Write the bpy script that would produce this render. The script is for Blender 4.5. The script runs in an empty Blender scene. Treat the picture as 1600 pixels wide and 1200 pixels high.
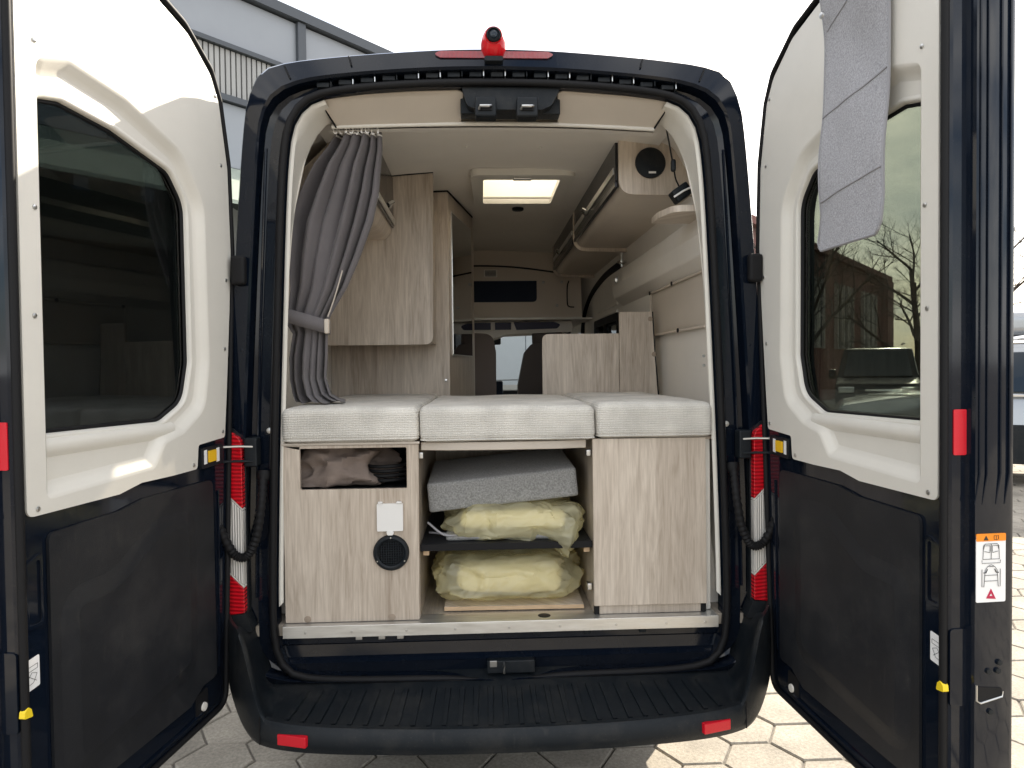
import bpy, bmesh, math, random
from mathutils import Vector, Matrix, noise
from mathutils.geometry import tessellate_polygon

random.seed(7)
scene = bpy.context.scene
col = scene.collection
R = math.radians

# ------------------------------------------------------------------ camera, sky, sun, exposure
YAW, PITCH, ROLL = R(2.54), R(-1.316), R(.64)
CAM = Vector((-.0695, -2.4516, 1.5935))
r0 = Vector((math.cos(YAW), -math.sin(YAW), 0))
f0 = Vector((math.sin(YAW)*math.cos(PITCH), math.cos(YAW)*math.cos(PITCH), math.sin(PITCH)))
u0 = r0.cross(f0)
rr = r0*math.cos(ROLL) - u0*math.sin(ROLL)
uu = r0*math.sin(ROLL) + u0*math.cos(ROLL)
cd = bpy.data.cameras.new('camera'); cam = bpy.data.objects.new('camera', cd); col.objects.link(cam)
cd.sensor_width = 36; cd.lens = 1096/1600*36; cd.clip_start = .02; cd.clip_end = 2000
cam.matrix_world = Matrix(((rr.x, uu.x, -f0.x, CAM.x), (rr.y, uu.y, -f0.y, CAM.y), (rr.z, uu.z, -f0.z, CAM.z), (0, 0, 0, 1)))
scene.camera = cam

SUN_AZ, SUN_EL = R(33), R(32)          # azimuth from +Y (van's nose) towards +X
world = bpy.data.worlds.new('World'); scene.world = world; world.use_nodes = True
wn = world.node_tree.nodes; wl = world.node_tree.links
bg = wn['Background']; bg.inputs['Strength'].default_value = .105
sky = wn.new('ShaderNodeTexSky'); sky.sky_type = 'NISHITA'; sky.sun_disc = False
sky.sun_elevation = SUN_EL; sky.sun_rotation = SUN_AZ; sky.dust_density = 2.0; sky.air_density = 1.0
tc = wn.new('ShaderNodeTexCoord'); mp = wn.new('ShaderNodeMapping'); mp.inputs['Scale'].default_value = (1.2, 1.2, 3.2)
nz = wn.new('ShaderNodeTexNoise'); nz.inputs['Scale'].default_value = 2.6; nz.inputs['Detail'].default_value = 7; nz.inputs['Roughness'].default_value = .58
cr = wn.new('ShaderNodeValToRGB'); cr.color_ramp.elements[0].position = .36; cr.color_ramp.elements[1].position = .62
cr.color_ramp.elements[0].color = (.05, .05, .05, 1); cr.color_ramp.elements[1].color = (.95, .95, .95, 1)
mx = wn.new('ShaderNodeMix'); mx.data_type = 'RGBA'; mx.inputs[7].default_value = (10.5, 10.3, 10, 1)
wl.new(tc.outputs['Generated'], mp.inputs['Vector']); wl.new(mp.outputs['Vector'], nz.inputs['Vector'])
wl.new(nz.outputs['Fac'], cr.inputs['Fac']); wl.new(cr.outputs['Color'], mx.inputs[0])
wl.new(sky.outputs['Color'], mx.inputs[6]); wl.new(mx.outputs[2], bg.inputs['Color'])
sl = bpy.data.lights.new('sun', 'SUN'); sun = bpy.data.objects.new('sun', sl); col.objects.link(sun)
sl.energy = 4.6; sl.angle = R(.5); sl.color = (1, .90, .75)
sd = Vector((math.sin(SUN_AZ)*math.cos(SUN_EL), math.cos(SUN_AZ)*math.cos(SUN_EL), math.sin(SUN_EL)))
sun.rotation_euler = sd.to_track_quat('Z', 'Y').to_euler(); sun.location = sd*30
vs = scene.view_settings; vs.view_transform = 'Standard'; vs.look = 'None'; vs.gamma = 1; vs.use_curve_mapping = False
vs.exposure = 1.3
scene.render.engine = 'CYCLES'
cy = scene.cycles; cy.use_denoising = True; cy.max_bounces = 10; cy.diffuse_bounces = 6; cy.glossy_bounces = 4
cy.transmission_bounces = 4; cy.transparent_max_bounces = 16; cy.caustics_reflective = False; cy.caustics_refractive = False
cy.sample_clamp_indirect = 6

# ------------------------------------------------------------------ materials
def nodes(name):
    m = bpy.data.materials.new(name); m.use_nodes = True
    return m, m.node_tree.nodes, m.node_tree.links, m.node_tree.nodes['Principled BSDF']

def c4(c): return (c[0], c[1], c[2], 1)

def mat(name, color, rough=.5, metal=0, coat=0, var=0, vscale=8, bump=0, bscale=200, rvar=0, stretch=(1, 1, 1), spec=.5, dust=0, per=0):
    m, n, l, p = nodes(name)
    p.inputs['Base Color'].default_value = c4(color); p.inputs['Roughness'].default_value = rough
    p.inputs['Metallic'].default_value = metal; p.inputs['Coat Weight'].default_value = coat; p.inputs['Coat Roughness'].default_value = .04
    p.inputs['Specular IOR Level'].default_value = spec
    if var or bump or rvar:
        t = n.new('ShaderNodeTexCoord'); mp = n.new('ShaderNodeMapping'); mp.inputs['Scale'].default_value = stretch
        l.new(t.outputs['Object'], mp.inputs['Vector'])
    if var or rvar:
        a = n.new('ShaderNodeTexNoise'); a.inputs['Scale'].default_value = vscale; a.inputs['Detail'].default_value = 6; a.inputs['Roughness'].default_value = .62
        l.new(mp.outputs['Vector'], a.inputs['Vector'])
    if var:
        r = n.new('ShaderNodeValToRGB'); r.color_ramp.elements[0].position = .3; r.color_ramp.elements[1].position = .72
        r.color_ramp.elements[0].color = c4([c*(1-var) for c in color]); r.color_ramp.elements[1].color = c4([min(1, c*(1+var)) for c in color])
        l.new(a.outputs['Fac'], r.inputs['Fac']); l.new(r.outputs['Color'], p.inputs['Base Color'])
    if per or dust:
        src = p.inputs['Base Color'].links[0].from_socket if p.inputs['Base Color'].links else None
        if src is None:
            rgb = n.new('ShaderNodeRGB'); rgb.outputs[0].default_value = c4(color); src = rgb.outputs[0]
    if dust:                                   # settled dust and scuffs: broken patches, fine specks, thin scratches
        g1 = n.new('ShaderNodeTexCoord')
        d1 = n.new('ShaderNodeTexNoise'); d1.inputs['Scale'].default_value = 5; d1.inputs['Detail'].default_value = 9; d1.inputs['Roughness'].default_value = .72; l.new(g1.outputs['Object'], d1.inputs['Vector'])
        d2 = n.new('ShaderNodeTexNoise'); d2.inputs['Scale'].default_value = 160; d2.inputs['Detail'].default_value = 2; l.new(g1.outputs['Object'], d2.inputs['Vector'])
        sm = n.new('ShaderNodeMapping'); sm.inputs['Scale'].default_value = (14, 14, 2.2); sm.inputs['Rotation'].default_value = (.5, .4, 0); l.new(g1.outputs['Object'], sm.inputs['Vector'])
        d3 = n.new('ShaderNodeTexNoise'); d3.inputs['Scale'].default_value = 4; d3.inputs['Detail'].default_value = 6; l.new(sm.outputs[0], d3.inputs['Vector'])
        def rng(sock, a, b, to):
            k_ = n.new('ShaderNodeMapRange'); k_.inputs['From Min'].default_value = a; k_.inputs['From Max'].default_value = b; k_.inputs['To Max'].default_value = to; l.new(sock, k_.inputs['Value']); return k_.outputs[0]
        s1 = rng(d1.outputs['Fac'], .48, .78, 1); s2 = rng(d2.outputs['Fac'], .66, .74, .7); s3 = rng(d3.outputs['Fac'], .64, .76, .6)
        a1 = n.new('ShaderNodeMath'); a1.operation = 'ADD'; l.new(s1, a1.inputs[0]); l.new(s2, a1.inputs[1])
        a2 = n.new('ShaderNodeMath'); a2.operation = 'ADD'; l.new(a1.outputs[0], a2.inputs[0]); l.new(s3, a2.inputs[1])
        a3 = n.new('ShaderNodeMath'); a3.operation = 'MULTIPLY'; a3.use_clamp = True; a3.inputs[1].default_value = dust; l.new(a2.outputs[0], a3.inputs[0])
        dm_ = n.new('ShaderNodeMix'); dm_.data_type = 'RGBA'; l.new(a3.outputs[0], dm_.inputs[0]); l.new(src, dm_.inputs[6]); dm_.inputs[7].default_value = (.20, .18, .15, 1)
        l.new(dm_.outputs[2], p.inputs['Base Color']); src = dm_.outputs[2]
    if per:                                    # each piece its own tone, plus stains that run across the pieces
        oi = n.new('ShaderNodeObjectInfo'); ge = n.new('ShaderNodeNewGeometry')
        st_ = n.new('ShaderNodeTexNoise'); st_.inputs['Scale'].default_value = 1.7; st_.inputs['Detail'].default_value = 7; st_.inputs['Roughness'].default_value = .65; l.new(ge.outputs['Position'], st_.inputs['Vector'])
        k1 = n.new('ShaderNodeMapRange'); k1.inputs['To Min'].default_value = 1-per; k1.inputs['To Max'].default_value = 1+per*.6; l.new(oi.outputs['Random'], k1.inputs['Value'])
        k2 = n.new('ShaderNodeMapRange'); k2.inputs['From Min'].default_value = .32; k2.inputs['From Max'].default_value = .6; k2.inputs['To Min'].default_value = .62; k2.inputs['To Max'].default_value = 1.05; l.new(st_.outputs['Fac'], k2.inputs['Value'])
        k3 = n.new('ShaderNodeMath'); k3.operation = 'MULTIPLY'; l.new(k1.outputs[0], k3.inputs[0]); l.new(k2.outputs[0], k3.inputs[1])
        vm = n.new('ShaderNodeVectorMath'); vm.operation = 'SCALE'; l.new(src, vm.inputs[0]); l.new(k3.outputs[0], vm.inputs['Scale']); l.new(vm.outputs[0], p.inputs['Base Color'])
    if rvar:
        q = n.new('ShaderNodeMapRange'); q.inputs['To Min'].default_value = max(.02, rough-rvar); q.inputs['To Max'].default_value = rough+rvar
        q.inputs['From Min'].default_value = .3; q.inputs['From Max'].default_value = .7
        l.new(a.outputs['Fac'], q.inputs['Value']); l.new(q.outputs['Result'], p.inputs['Roughness'])
    if bump:
        b = n.new('ShaderNodeTexNoise'); b.inputs['Scale'].default_value = bscale; b.inputs['Detail'].default_value = 3
        l.new(mp.outputs['Vector'], b.inputs['Vector'])
        k = n.new('ShaderNodeBump'); k.inputs['Strength'].default_value = bump; k.inputs['Distance'].default_value = .004
        l.new(b.outputs['Fac'], k.inputs['Height']); l.new(k.outputs['Normal'], p.inputs['Normal'])
    return m

def wood_mat(name, dark, light, rough=.36, axis='Z', plank=.145):
    m, n, l, p = nodes(name)
    t = n.new('ShaderNodeTexCoord')
    sep = n.new('ShaderNodeSeparateXYZ'); l.new(t.outputs['Object'], sep.inputs[0])
    add = n.new('ShaderNodeMath'); add.operation = 'ADD'           # across-grain coordinate x + y
    l.new(sep.outputs['X'], add.inputs[0]); l.new(sep.outputs['Y'], add.inputs[1])
    if axis == 'Y': across, along = sep.outputs['X'], sep.outputs['Y']
    else: across, along = add.outputs[0], sep.outputs['Z']
    dv = n.new('ShaderNodeMath'); dv.operation = 'DIVIDE'; dv.inputs[1].default_value = plank; l.new(across, dv.inputs[0])
    fl = n.new('ShaderNodeMath'); fl.operation = 'FLOOR'; l.new(dv.outputs[0], fl.inputs[0])
    wnn = n.new('ShaderNodeTexWhiteNoise'); wnn.noise_dimensions = '1D'; l.new(fl.outputs[0], wnn.inputs['W'])
    of = n.new('ShaderNodeMath'); of.operation = 'MULTIPLY_ADD'; of.inputs[1].default_value = 7; l.new(wnn.outputs['Value'], of.inputs[0]); l.new(along, of.inputs[2])
    comb = n.new('ShaderNodeCombineXYZ'); l.new(across, comb.inputs[0]); l.new(of.outputs[0], comb.inputs[1])
    def noi(sx, sy, sc, det, dist=0):
        mp = n.new('ShaderNodeMapping'); mp.inputs['Scale'].default_value = (sx, sy, 1); l.new(comb.outputs[0], mp.inputs['Vector'])
        q = n.new('ShaderNodeTexNoise'); q.inputs['Scale'].default_value = sc; q.inputs['Detail'].default_value = det; q.inputs['Distortion'].default_value = dist
        q.inputs['Roughness'].default_value = .65
        l.new(mp.outputs[0], q.inputs['Vector']); return q.outputs['Fac']
    fine = noi(55, 2.2, 3, 6); broad = noi(9, .9, 1.6, 4, 1.2); cath = noi(14, 1.1, 2.2, 2, 2.5)
    def mad(a, k, b=None, c=0):
        q = n.new('ShaderNodeMath'); q.operation = 'MULTIPLY_ADD'; l.new(a, q.inputs[0]); q.inputs[1].default_value = k
        if b is None: q.inputs[2].default_value = c
        else: l.new(b, q.inputs[2])
        return q.outputs[0]
    v = mad(fine, .42, None, -.05); v = mad(broad, .46, v); v = mad(cath, .42, v); v = mad(wnn.outputs['Value'], .14, v)
    r = n.new('ShaderNodeValToRGB'); r.color_ramp.elements[0].position = .46; r.color_ramp.elements[1].position = .86
    r.color_ramp.elements[0].color = c4(dark); r.color_ramp.elements[1].color = c4(light)
    l.new(v, r.inputs['Fac']); l.new(r.outputs['Color'], p.inputs['Base Color'])
    p.inputs['Roughness'].default_value = rough
    k = n.new('ShaderNodeBump'); k.inputs['Strength'].default_value = .12; k.inputs['Distance'].default_value = .002
    l.new(fine, k.inputs['Height']); l.new(k.outputs['Normal'], p.inputs['Normal'])
    return m

def weave_mat(name, color, scale=140, var=.18, rough=.9, bump=.5, melange=0):
    m, n, l, p = nodes(name)
    t = n.new('ShaderNodeTexCoord')
    w1 = n.new('ShaderNodeTexWave'); w1.bands_direction = 'X'; w1.inputs['Scale'].default_value = scale*1.5; w1.inputs['Distortion'].default_value = 5; w1.inputs['Detail'].default_value = 3
    w2 = n.new('ShaderNodeTexWave'); w2.bands_direction = 'Z'; w2.inputs['Scale'].default_value = scale*.9; w2.inputs['Distortion'].default_value = 3.5; w2.inputs['Detail'].default_value = 3
    for w in (w1, w2): l.new(t.outputs['Object'], w.inputs['Vector'])
    mu = n.new('ShaderNodeMath'); mu.operation = 'MULTIPLY'; l.new(w1.outputs['Fac'], mu.inputs[0]); l.new(w2.outputs['Fac'], mu.inputs[1])
    ns = n.new('ShaderNodeTexNoise'); ns.inputs['Scale'].default_value = melange or 7; ns.inputs['Detail'].default_value = 4; l.new(t.outputs['Object'], ns.inputs['Vector'])
    ma = n.new('ShaderNodeMath'); ma.operation = 'MULTIPLY_ADD'; ma.inputs[1].default_value = .35
    ma.inputs[1].default_value = 0 if melange else .35
    l.new(mu.outputs[0], ma.inputs[0]); l.new(ns.outputs['Fac'], ma.inputs[2])
    r = n.new('ShaderNodeValToRGB'); r.color_ramp.elements[0].position = .35; r.color_ramp.elements[1].position = .8
    r.color_ramp.elements[0].color = c4([c*(1-var) for c in color]); r.color_ramp.elements[1].color = c4([min(1, c*(1+var)) for c in color])
    l.new(ma.outputs[0], r.inputs['Fac']); l.new(r.outputs['Color'], p.inputs['Base Color'])
    p.inputs['Roughness'].default_value = rough; p.inputs['Sheen Weight'].default_value = .15; p.inputs['Specular IOR Level'].default_value = .2
    k = n.new('ShaderNodeBump'); k.inputs['Strength'].default_value = bump; k.inputs['Distance'].default_value = .002
    l.new(mu.outputs[0] if not melange else ns.outputs['Fac'], k.inputs['Height']); l.new(k.outputs['Normal'], p.inputs['Normal'])
    return m

def glass_mat(name, tint, refl=1.0, lines=None, rough=.0):
    m, n, l, p = nodes(name); n.remove(p); out = n['Material Output']
    tr = n.new('ShaderNodeBsdfTransparent'); tr.inputs['Color'].default_value = c4(tint)
    gl = n.new('ShaderNodeBsdfGlossy'); gl.inputs['Roughness'].default_value = rough
    fr = n.new('ShaderNodeFresnel'); fr.inputs['IOR'].default_value = 1.5
    mu = n.new('ShaderNodeMath'); mu.operation = 'MULTIPLY'; mu.inputs[1].default_value = refl; l.new(fr.outputs[0], mu.inputs[0])
    mi = n.new('ShaderNodeMixShader'); l.new(mu.outputs[0], mi.inputs['Fac']); l.new(tr.outputs[0], mi.inputs[1]); l.new(gl.outputs[0], mi.inputs[2])
    l.new(mi.outputs[0], out.inputs['Surface'])
    return m

def film_mat(name, color, rough=.22, see=.35, tl_fac=.35):
    m, n, l, p = nodes(name); out = n['Material Output']
    p.inputs['Base Color'].default_value = c4(color); p.inputs['Roughness'].default_value = rough; p.inputs['Specular IOR Level'].default_value = 1.0
    t = n.new('ShaderNodeTexCoord')
    dn = n.new('ShaderNodeTexNoise'); dn.inputs['Scale'].default_value = 9; dn.inputs['Detail'].default_value = 3; l.new(t.outputs['Object'], dn.inputs['Vector'])
    dm = n.new('ShaderNodeVectorMath'); dm.operation = 'MULTIPLY_ADD'; dm.inputs[1].default_value = (.10, .10, .10); l.new(dn.outputs['Color'], dm.inputs[0]); l.new(t.outputs['Object'], dm.inputs[2])
    a = n.new('ShaderNodeTexVoronoi'); a.feature = 'F1'; a.inputs['Scale'].default_value = 30; l.new(dm.outputs[0], a.inputs['Vector'])
    k = n.new('ShaderNodeBump'); k.inputs['Strength'].default_value = 1.0; k.inputs['Distance'].default_value = .007; l.new(a.outputs['Distance'], k.inputs['Height']); l.new(k.outputs['Normal'], p.inputs['Normal'])
    tl = n.new('ShaderNodeBsdfTranslucent'); tl.inputs['Color'].default_value = c4(color)
    tr = n.new('ShaderNodeBsdfTransparent'); tr.inputs['Color'].default_value = c4([min(1, .45+.58*c) for c in color])
    m1 = n.new('ShaderNodeMixShader'); m1.inputs['Fac'].default_value = tl_fac; l.new(p.outputs[0], m1.inputs[1]); l.new(tl.outputs[0], m1.inputs[2])
    m2 = n.new('ShaderNodeMixShader'); m2.inputs['Fac'].default_value = see; l.new(m1.outputs[0], m2.inputs[1]); l.new(tr.outputs[0], m2.inputs[2])
    l.new(m2.outputs[0], out.inputs['Surface'])
    return m

def lens_mat(name, color, bands=0, emit=0, axis='Z'):
    m, n, l, p = nodes(name)
    p.inputs['Base Color'].default_value = c4(color); p.inputs['Roughness'].default_value = .12; p.inputs['Coat Weight'].default_value = 1
    t = n.new('ShaderNodeTexCoord'); w = n.new('ShaderNodeTexWave'); w.bands_direction = axis; w.inputs['Scale'].default_value = bands or 60; w.inputs['Distortion'].default_value = .6
    l.new(t.outputs['Object'], w.inputs['Vector'])
    r = n.new('ShaderNodeValToRGB'); r.color_ramp.elements[0].color = c4([c*.62 for c in color]); r.color_ramp.elements[1].color = c4([min(1, c*1.25) for c in color])
    l.new(w.outputs['Fac'], r.inputs['Fac']); l.new(r.outputs['Color'], p.inputs['Base Color'])
    k = n.new('ShaderNodeBump'); k.inputs['Strength'].default_value = .6; k.inputs['Distance'].default_value = .003; l.new(w.outputs['Fac'], k.inputs['Height']); l.new(k.outputs['Normal'], p.inputs['Normal'])
    return m

def brick_mat():
    m, n, l, p = nodes('brick_red')
    t = n.new('ShaderNodeTexCoord'); b = n.new('ShaderNodeTexBrick'); b.inputs['Scale'].default_value = 4
    b.inputs['Color1'].default_value = (.20, .065, .05, 1); b.inputs['Color2'].default_value = (.14, .05, .04, 1); b.inputs['Mortar'].default_value = (.22, .18, .16, 1)
    l.new(t.outputs['Object'], b.inputs['Vector']); l.new(b.outputs['Color'], p.inputs['Base Color']); p.inputs['Roughness'].default_value = .9
    return m

M = dict(
    paint=mat('black_paint', (.004, .007, .014), .08, 0, 0, rvar=.04, vscale=5, spec=.36, dust=.035),
    plastic=mat('black_plastic', (.008, .011, .0145), .42, spec=.22, dust=.13, bump=.25, bscale=900, rvar=.08, vscale=6),
    panel=mat('black_door_panel', (.013, .0145, .018), .45, spec=.28, dust=.10, bump=.3, bscale=700, var=.2, vscale=5),
    rubber=mat('black_rubber', (.009, .009, .010), .6, spec=.2),
    white=mat('white_trim', (.72, .695, .635), .30, var=.035, vscale=3, bump=.13, bscale=650, dust=.05),
    liner=mat('grey_liner', (.78, .745, .69), .60, var=.03, vscale=4, bump=.1, bscale=400),
    ceil=mat('ceiling_fabric', (.76, .725, .67), .75, var=.04, vscale=3, bump=.15, bscale=500),
    vinyl=mat('beige_vinyl', (.56, .50, .43), .5, var=.05, vscale=4, bump=.15, bscale=300),
    wood=wood_mat('pale_oak_laminate', (.345, .28, .22), (.66, .58, .49)),
    woodg=wood_mat('grey_oak_laminate', (.31, .25, .195), (.56, .485, .40)),
    floor=wood_mat('floor_laminate', (.24, .21, .17), (.46, .40, .33), .4, 'Y', .09),
    ply=mat('pine_edge', (.62, .44, .27), .6, var=.15, vscale=20, stretch=(1, 1, 10)),
    alu=mat('brushed_aluminium', (.70, .69, .66), .38, .85, rvar=.1, vscale=9, stretch=(1, 8, 8), var=.12),
    steel=mat('steel', (.55, .55, .54), .3, 1),
    chrome=mat('chrome', (.8, .8, .8), .1, 1),
    matt=weave_mat('mattress_knit', (.64, .615, .565), 42, .20, .92, .9),
    curtain=weave_mat('grey_curtain', (.135, .125, .13), 300, .10, .75, .25),
    felt=weave_mat('grey_felt', (.29, .29, .285), 200, .32, .95, .8, 170),
    shade=weave_mat('melange_felt', (.41, .41, .435), 200, .30, .95, .8, 240),
    piping=mat('grey_piping', (.30, .30, .32), .8),
    bag=film_mat('yellow_plastic_film', (.95, .90, .62), .08, .58),
    inner=mat('cream_foam', (.86, .79, .60), .85, var=.06, vscale=10),
    brown=mat('taupe_cloth', (.21, .165, .14), .85, var=.12, vscale=20, bump=.3, bscale=300),
    seat=mat('seat_leather', (.085, .065, .058), .55, bump=.2, bscale=400),
    seatl=mat('seat_fabric', (.20, .165, .15), .8, bump=.3, bscale=500),
    dark=mat('locker_front', (.022, .022, .025), .2, rvar=.04, vscale=6, spec=.3),
    screen=mat('dark_blue_panel', (.012, .02, .04), .6, spec=.2),
    blue=mat('blue_slot', (.015, .016, .05), .5),
    glassd=glass_mat('privacy_glass_dark', (.27, .30, .30), .6),
    glassg=glass_mat('privacy_glass_green', (.39, .42, .38), .45),
    clear=glass_mat('clear_glass', (.86, .93, .93), 1.0),
    dome=film_mat('skylight_dome', (.93, .89, .80), .3, .38, .88),
    mirror=mat('mirror', (.75, .77, .77), .02, 1),
    red=lens_mat('red_lens', (.66, .010, .02), 24),
    redd=lens_mat('red_lens_dark', (.30, .01, .015), 70, axis='X'),
    clr=lens_mat('clear_lens', (.78, .75, .70), 34, axis='X'),
    refl=mat('red_reflector', (.62, .008, .022), .2, bump=.3, bscale=600), redg=mat('red_gloss', (.55, .006, .012), .14, spec=.35),
    amber=mat('amber', (.85, .50, .02), .3), yellow=mat('yellow_plastic', (.85, .62, .02), .35), redb=mat('red_button', (.6, .02, .03), .35),
    paper=mat('white_label', (.82, .82, .82), .35), orange=mat('orange_label', (.85, .26, .01), .35), ink=mat('black_ink', (.02, .02, .02), .4), rink=mat('red_ink', (.45, .01, .06), .4),
    wplast=mat('white_socket', (.78, .77, .75), .35),
    paver=mat('concrete_paver', (.36, .325, .27), .9, var=.28, vscale=70, bump=.7, bscale=260, per=.16),
    joint=mat('joint_sand', (.16, .145, .125), .95, var=.3, vscale=60, bump=.6, bscale=120),
    tyre=mat('tyre', (.012, .012, .012), .75), rim=mat('rim', (.5, .5, .5), .35, .9),
    fpan=mat('facade_panel', (.29, .31, .34), .35, var=.05, vscale=1.2), fcor=mat('facade_corrugated', (.36, .36, .35), .5, var=.15, vscale=2.5, stretch=(1, 1, .2)),
    fbeam=mat('facade_beam', (.06, .068, .08), .4), fdark=mat('dark_roller_door', (.03, .034, .04), .6), fsheet=film_mat('canopy_sheet', (.52, .58, .50), .5, .05),
    brick=brick_mat(), stone=mat('pale_stone', (.50, .46, .43), .8, var=.1), bglass=mat('dark_window', (.03, .035, .045), .08),
    bark=mat('bark', (.075, .062, .052), .9, var=.3, vscale=14, bump=.6, bscale=40),
    silver=mat('silver_paint', (.34, .35, .36), .25, .6, .8), carblack=mat('dark_car_paint', (.010, .011, .014), .25, spec=.3), cglass=mat('car_glass', (.012, .02, .03), .05, 0, 0, spec=.35),
    lamp=mat('headlamp', (.75, .76, .78), .1, .2, 1), tan=mat('tan_trim', (.64, .57, .49), .7, bump=.1),
    cap=mat('brown_cap', (.33, .265, .205), .6),
    asphalt=mat('asphalt', (.10, .098, .092), .92, var=.2, vscale=30, bump=.6, bscale=150),
)

# ------------------------------------------------------------------ mesh helpers
def empty(name, loc=(0, 0, 0), rz=0):
    o = bpy.data.objects.new(name, None); col.objects.link(o); o.location = loc; o.rotation_euler.z = rz; o.empty_display_size = .1
    return o

def tag(o, label=None, cat=None, group=None, kind=None):
    if label: o['label'] = label
    if cat: o['category'] = cat
    if group: o['group'] = group
    if kind: o['kind'] = kind
    return o

def mk(name, V, F, m, parent=None, smooth=False, bevel=0, seg=2, ang=35, recalc=True, weld=False, solid=0):
    me = bpy.data.meshes.new(name)
    me.from_pydata([tuple(v) for v in V], [], F)
    if recalc or weld:
        bm = bmesh.new(); bm.from_mesh(me)
        if weld: bmesh.ops.remove_doubles(bm, verts=bm.verts, dist=1e-5)
        if recalc: bmesh.ops.recalc_face_normals(bm, faces=bm.faces)
        bm.to_mesh(me); bm.free()
    me.materials.append(M[m] if isinstance(m, str) else m)
    if smooth or bevel:
        me.shade_smooth()
        me.set_sharp_from_angle(angle=R(ang))
    o = bpy.data.objects.new(name, me); col.objects.link(o)
    if parent is not None: o.parent = parent
    if solid:
        s = o.modifiers.new('solid', 'SOLIDIFY'); s.thickness = solid; s.offset = 0
    if bevel:
        b = o.modifiers.new('bevel', 'BEVEL'); b.width = bevel; b.segments = seg; b.limit_method = 'ANGLE'; b.angle_limit = R(40); b.harden_normals = False
        me.shade_smooth(); w = o.modifiers.new('wn', 'WEIGHTED_NORMAL'); w.keep_sharp = True; w.weight = 80
        for e in me.edges: e.use_edge_sharp = False
    return o

BOXF = [(0, 3, 2, 1), (4, 5, 6, 7), (0, 1, 5, 4), (1, 2, 6, 5), (2, 3, 7, 6), (3, 0, 4, 7)]
def boxv(x0, x1, y0, y1, z0, z1):
    return [(x0, y0, z0), (x1, y0, z0), (x1, y1, z0), (x0, y1, z0), (x0, y0, z1), (x1, y0, z1), (x1, y1, z1), (x0, y1, z1)]
def box(name, x0, x1, y0, y1, z0, z1, m, parent=None, bevel=.003, fr=None, seg=2):
    V = boxv(x0, x1, y0, y1, z0, z1)
    if fr: V = [fr(*v) for v in V]
    return mk(name, V, BOXF, m, parent, bevel=bevel, seg=seg)

class Acc:                                     # several primitives of ONE part joined into one mesh
    def __init__(s): s.V = []; s.F = []
    def add(s, V, F):
        k = len(s.V); s.V += [tuple(v) for v in V]; s.F += [tuple(i+k for i in f) for f in F]; return s
    def box(s, *a, fr=None):
        V = boxv(*a); return s.add([fr(*v) for v in V] if fr else V, BOXF)
    def tube(s, pts, r, n=8, closed=False): return s.add(*tubev(pts, r, n, closed))
    def mk(s, name, m, parent=None, **k): return mk(name, s.V, s.F, m, parent, **k)

def rp(pts, r=.02, n=5):                       # polygon with rounded corners
    out = []; N = len(pts)
    for i, p in enumerate(pts):
        ri = p[2] if len(p) > 2 else r
        p = Vector(p[:2]); a = Vector(pts[i-1][:2]); b = Vector(pts[(i+1) % N][:2])
        d1 = a-p; d2 = b-p; l1 = d1.length; l2 = d2.length
        if ri <= 0 or l1 < 1e-6 or l2 < 1e-6: out.append((p.x, p.y)); continue
        d1 /= l1; d2 /= l2; th = math.acos(max(-1, min(1, d1.dot(d2))))
        if th > 3.10: out.append((p.x, p.y)); continue
        t = min(ri/math.tan(th/2), l1*.48, l2*.48)
        q0 = p+d1*t; q1 = p+d2*t
        for k in range(n+1):
            s = k/n; q = q0*(1-s)**2+p*2*s*(1-s)+q1*s*s; out.append((q.x, q.y))
    return out

def area(poly): return .5*sum(poly[i-1][0]*poly[i][1]-poly[i][0]*poly[i-1][1] for i in range(len(poly)))
def off(poly, d):                              # inset by d (negative grows)
    if area(poly) < 0: poly = poly[::-1]
    N = len(poly); out = []
    for i in range(N):
        a = Vector(poly[i-1]); p = Vector(poly[i]); b = Vector(poly[(i+1) % N])
        e1 = (p-a); e2 = (b-p)
        if e1.length < 1e-7: e1 = e2
        if e2.length < 1e-7: e2 = e1
        e1 = e1.normalized(); e2 = e2.normalized()
        n1 = Vector((-e1.y, e1.x)); n2 = Vector((-e2.y, e2.x)); n = n1+n2
        n = n/max(.35, n.dot(n1)) if n.length > 1e-6 else n1
        q = p+n*d; out.append((q.x, q.y))
    return out
def polar(poly, c, N):                         # resample a star-shaped outline by angle
    out = []; c = Vector(c)
    P = [Vector(p)-c for p in poly]
    for k in range(N):
        a = 2*math.pi*k/N; d = Vector((math.cos(a), math.sin(a))); best = 0
        for i in range(len(P)):
            p, q = P[i-1], P[i]; e = q-p; den = d.x*e.y-d.y*e.x
            if abs(den) < 1e-12: continue
            t = (p.x*e.y-p.y*e.x)/den; s = (p.x*d.y-p.y*d.x)/den
            if t > 0 and -1e-9 <= s <= 1+1e-9: best = max(best, t)
        q = c+d*best; out.append((q.x, q.y))
    return out

def plate(name, outer, holes, c0, c1, fr, m, parent=None, bevel=0, seg=2, smooth=False):
    loops = [outer]+list(holes)
    tris = tessellate_polygon([[Vector((p[0], p[1], 0)) for p in L] for L in loops])
    flat = [p for L in loops for p in L]; n = len(flat)
    V = [fr(p[0], p[1], c0) for p in flat]+[fr(p[0], p[1], c1) for p in flat]
    F = [tuple(t) for t in tris]+[tuple(i+n for i in reversed(t)) for t in tris]
    k = 0
    for L in loops:
        for i in range(len(L)):
            j = (i+1) % len(L); F.append((k+i, k+j, k+j+n, k+i+n))
        k += len(L)
    return mk(name, V, F, m, parent, bevel=bevel, seg=seg, smooth=smooth)

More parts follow.
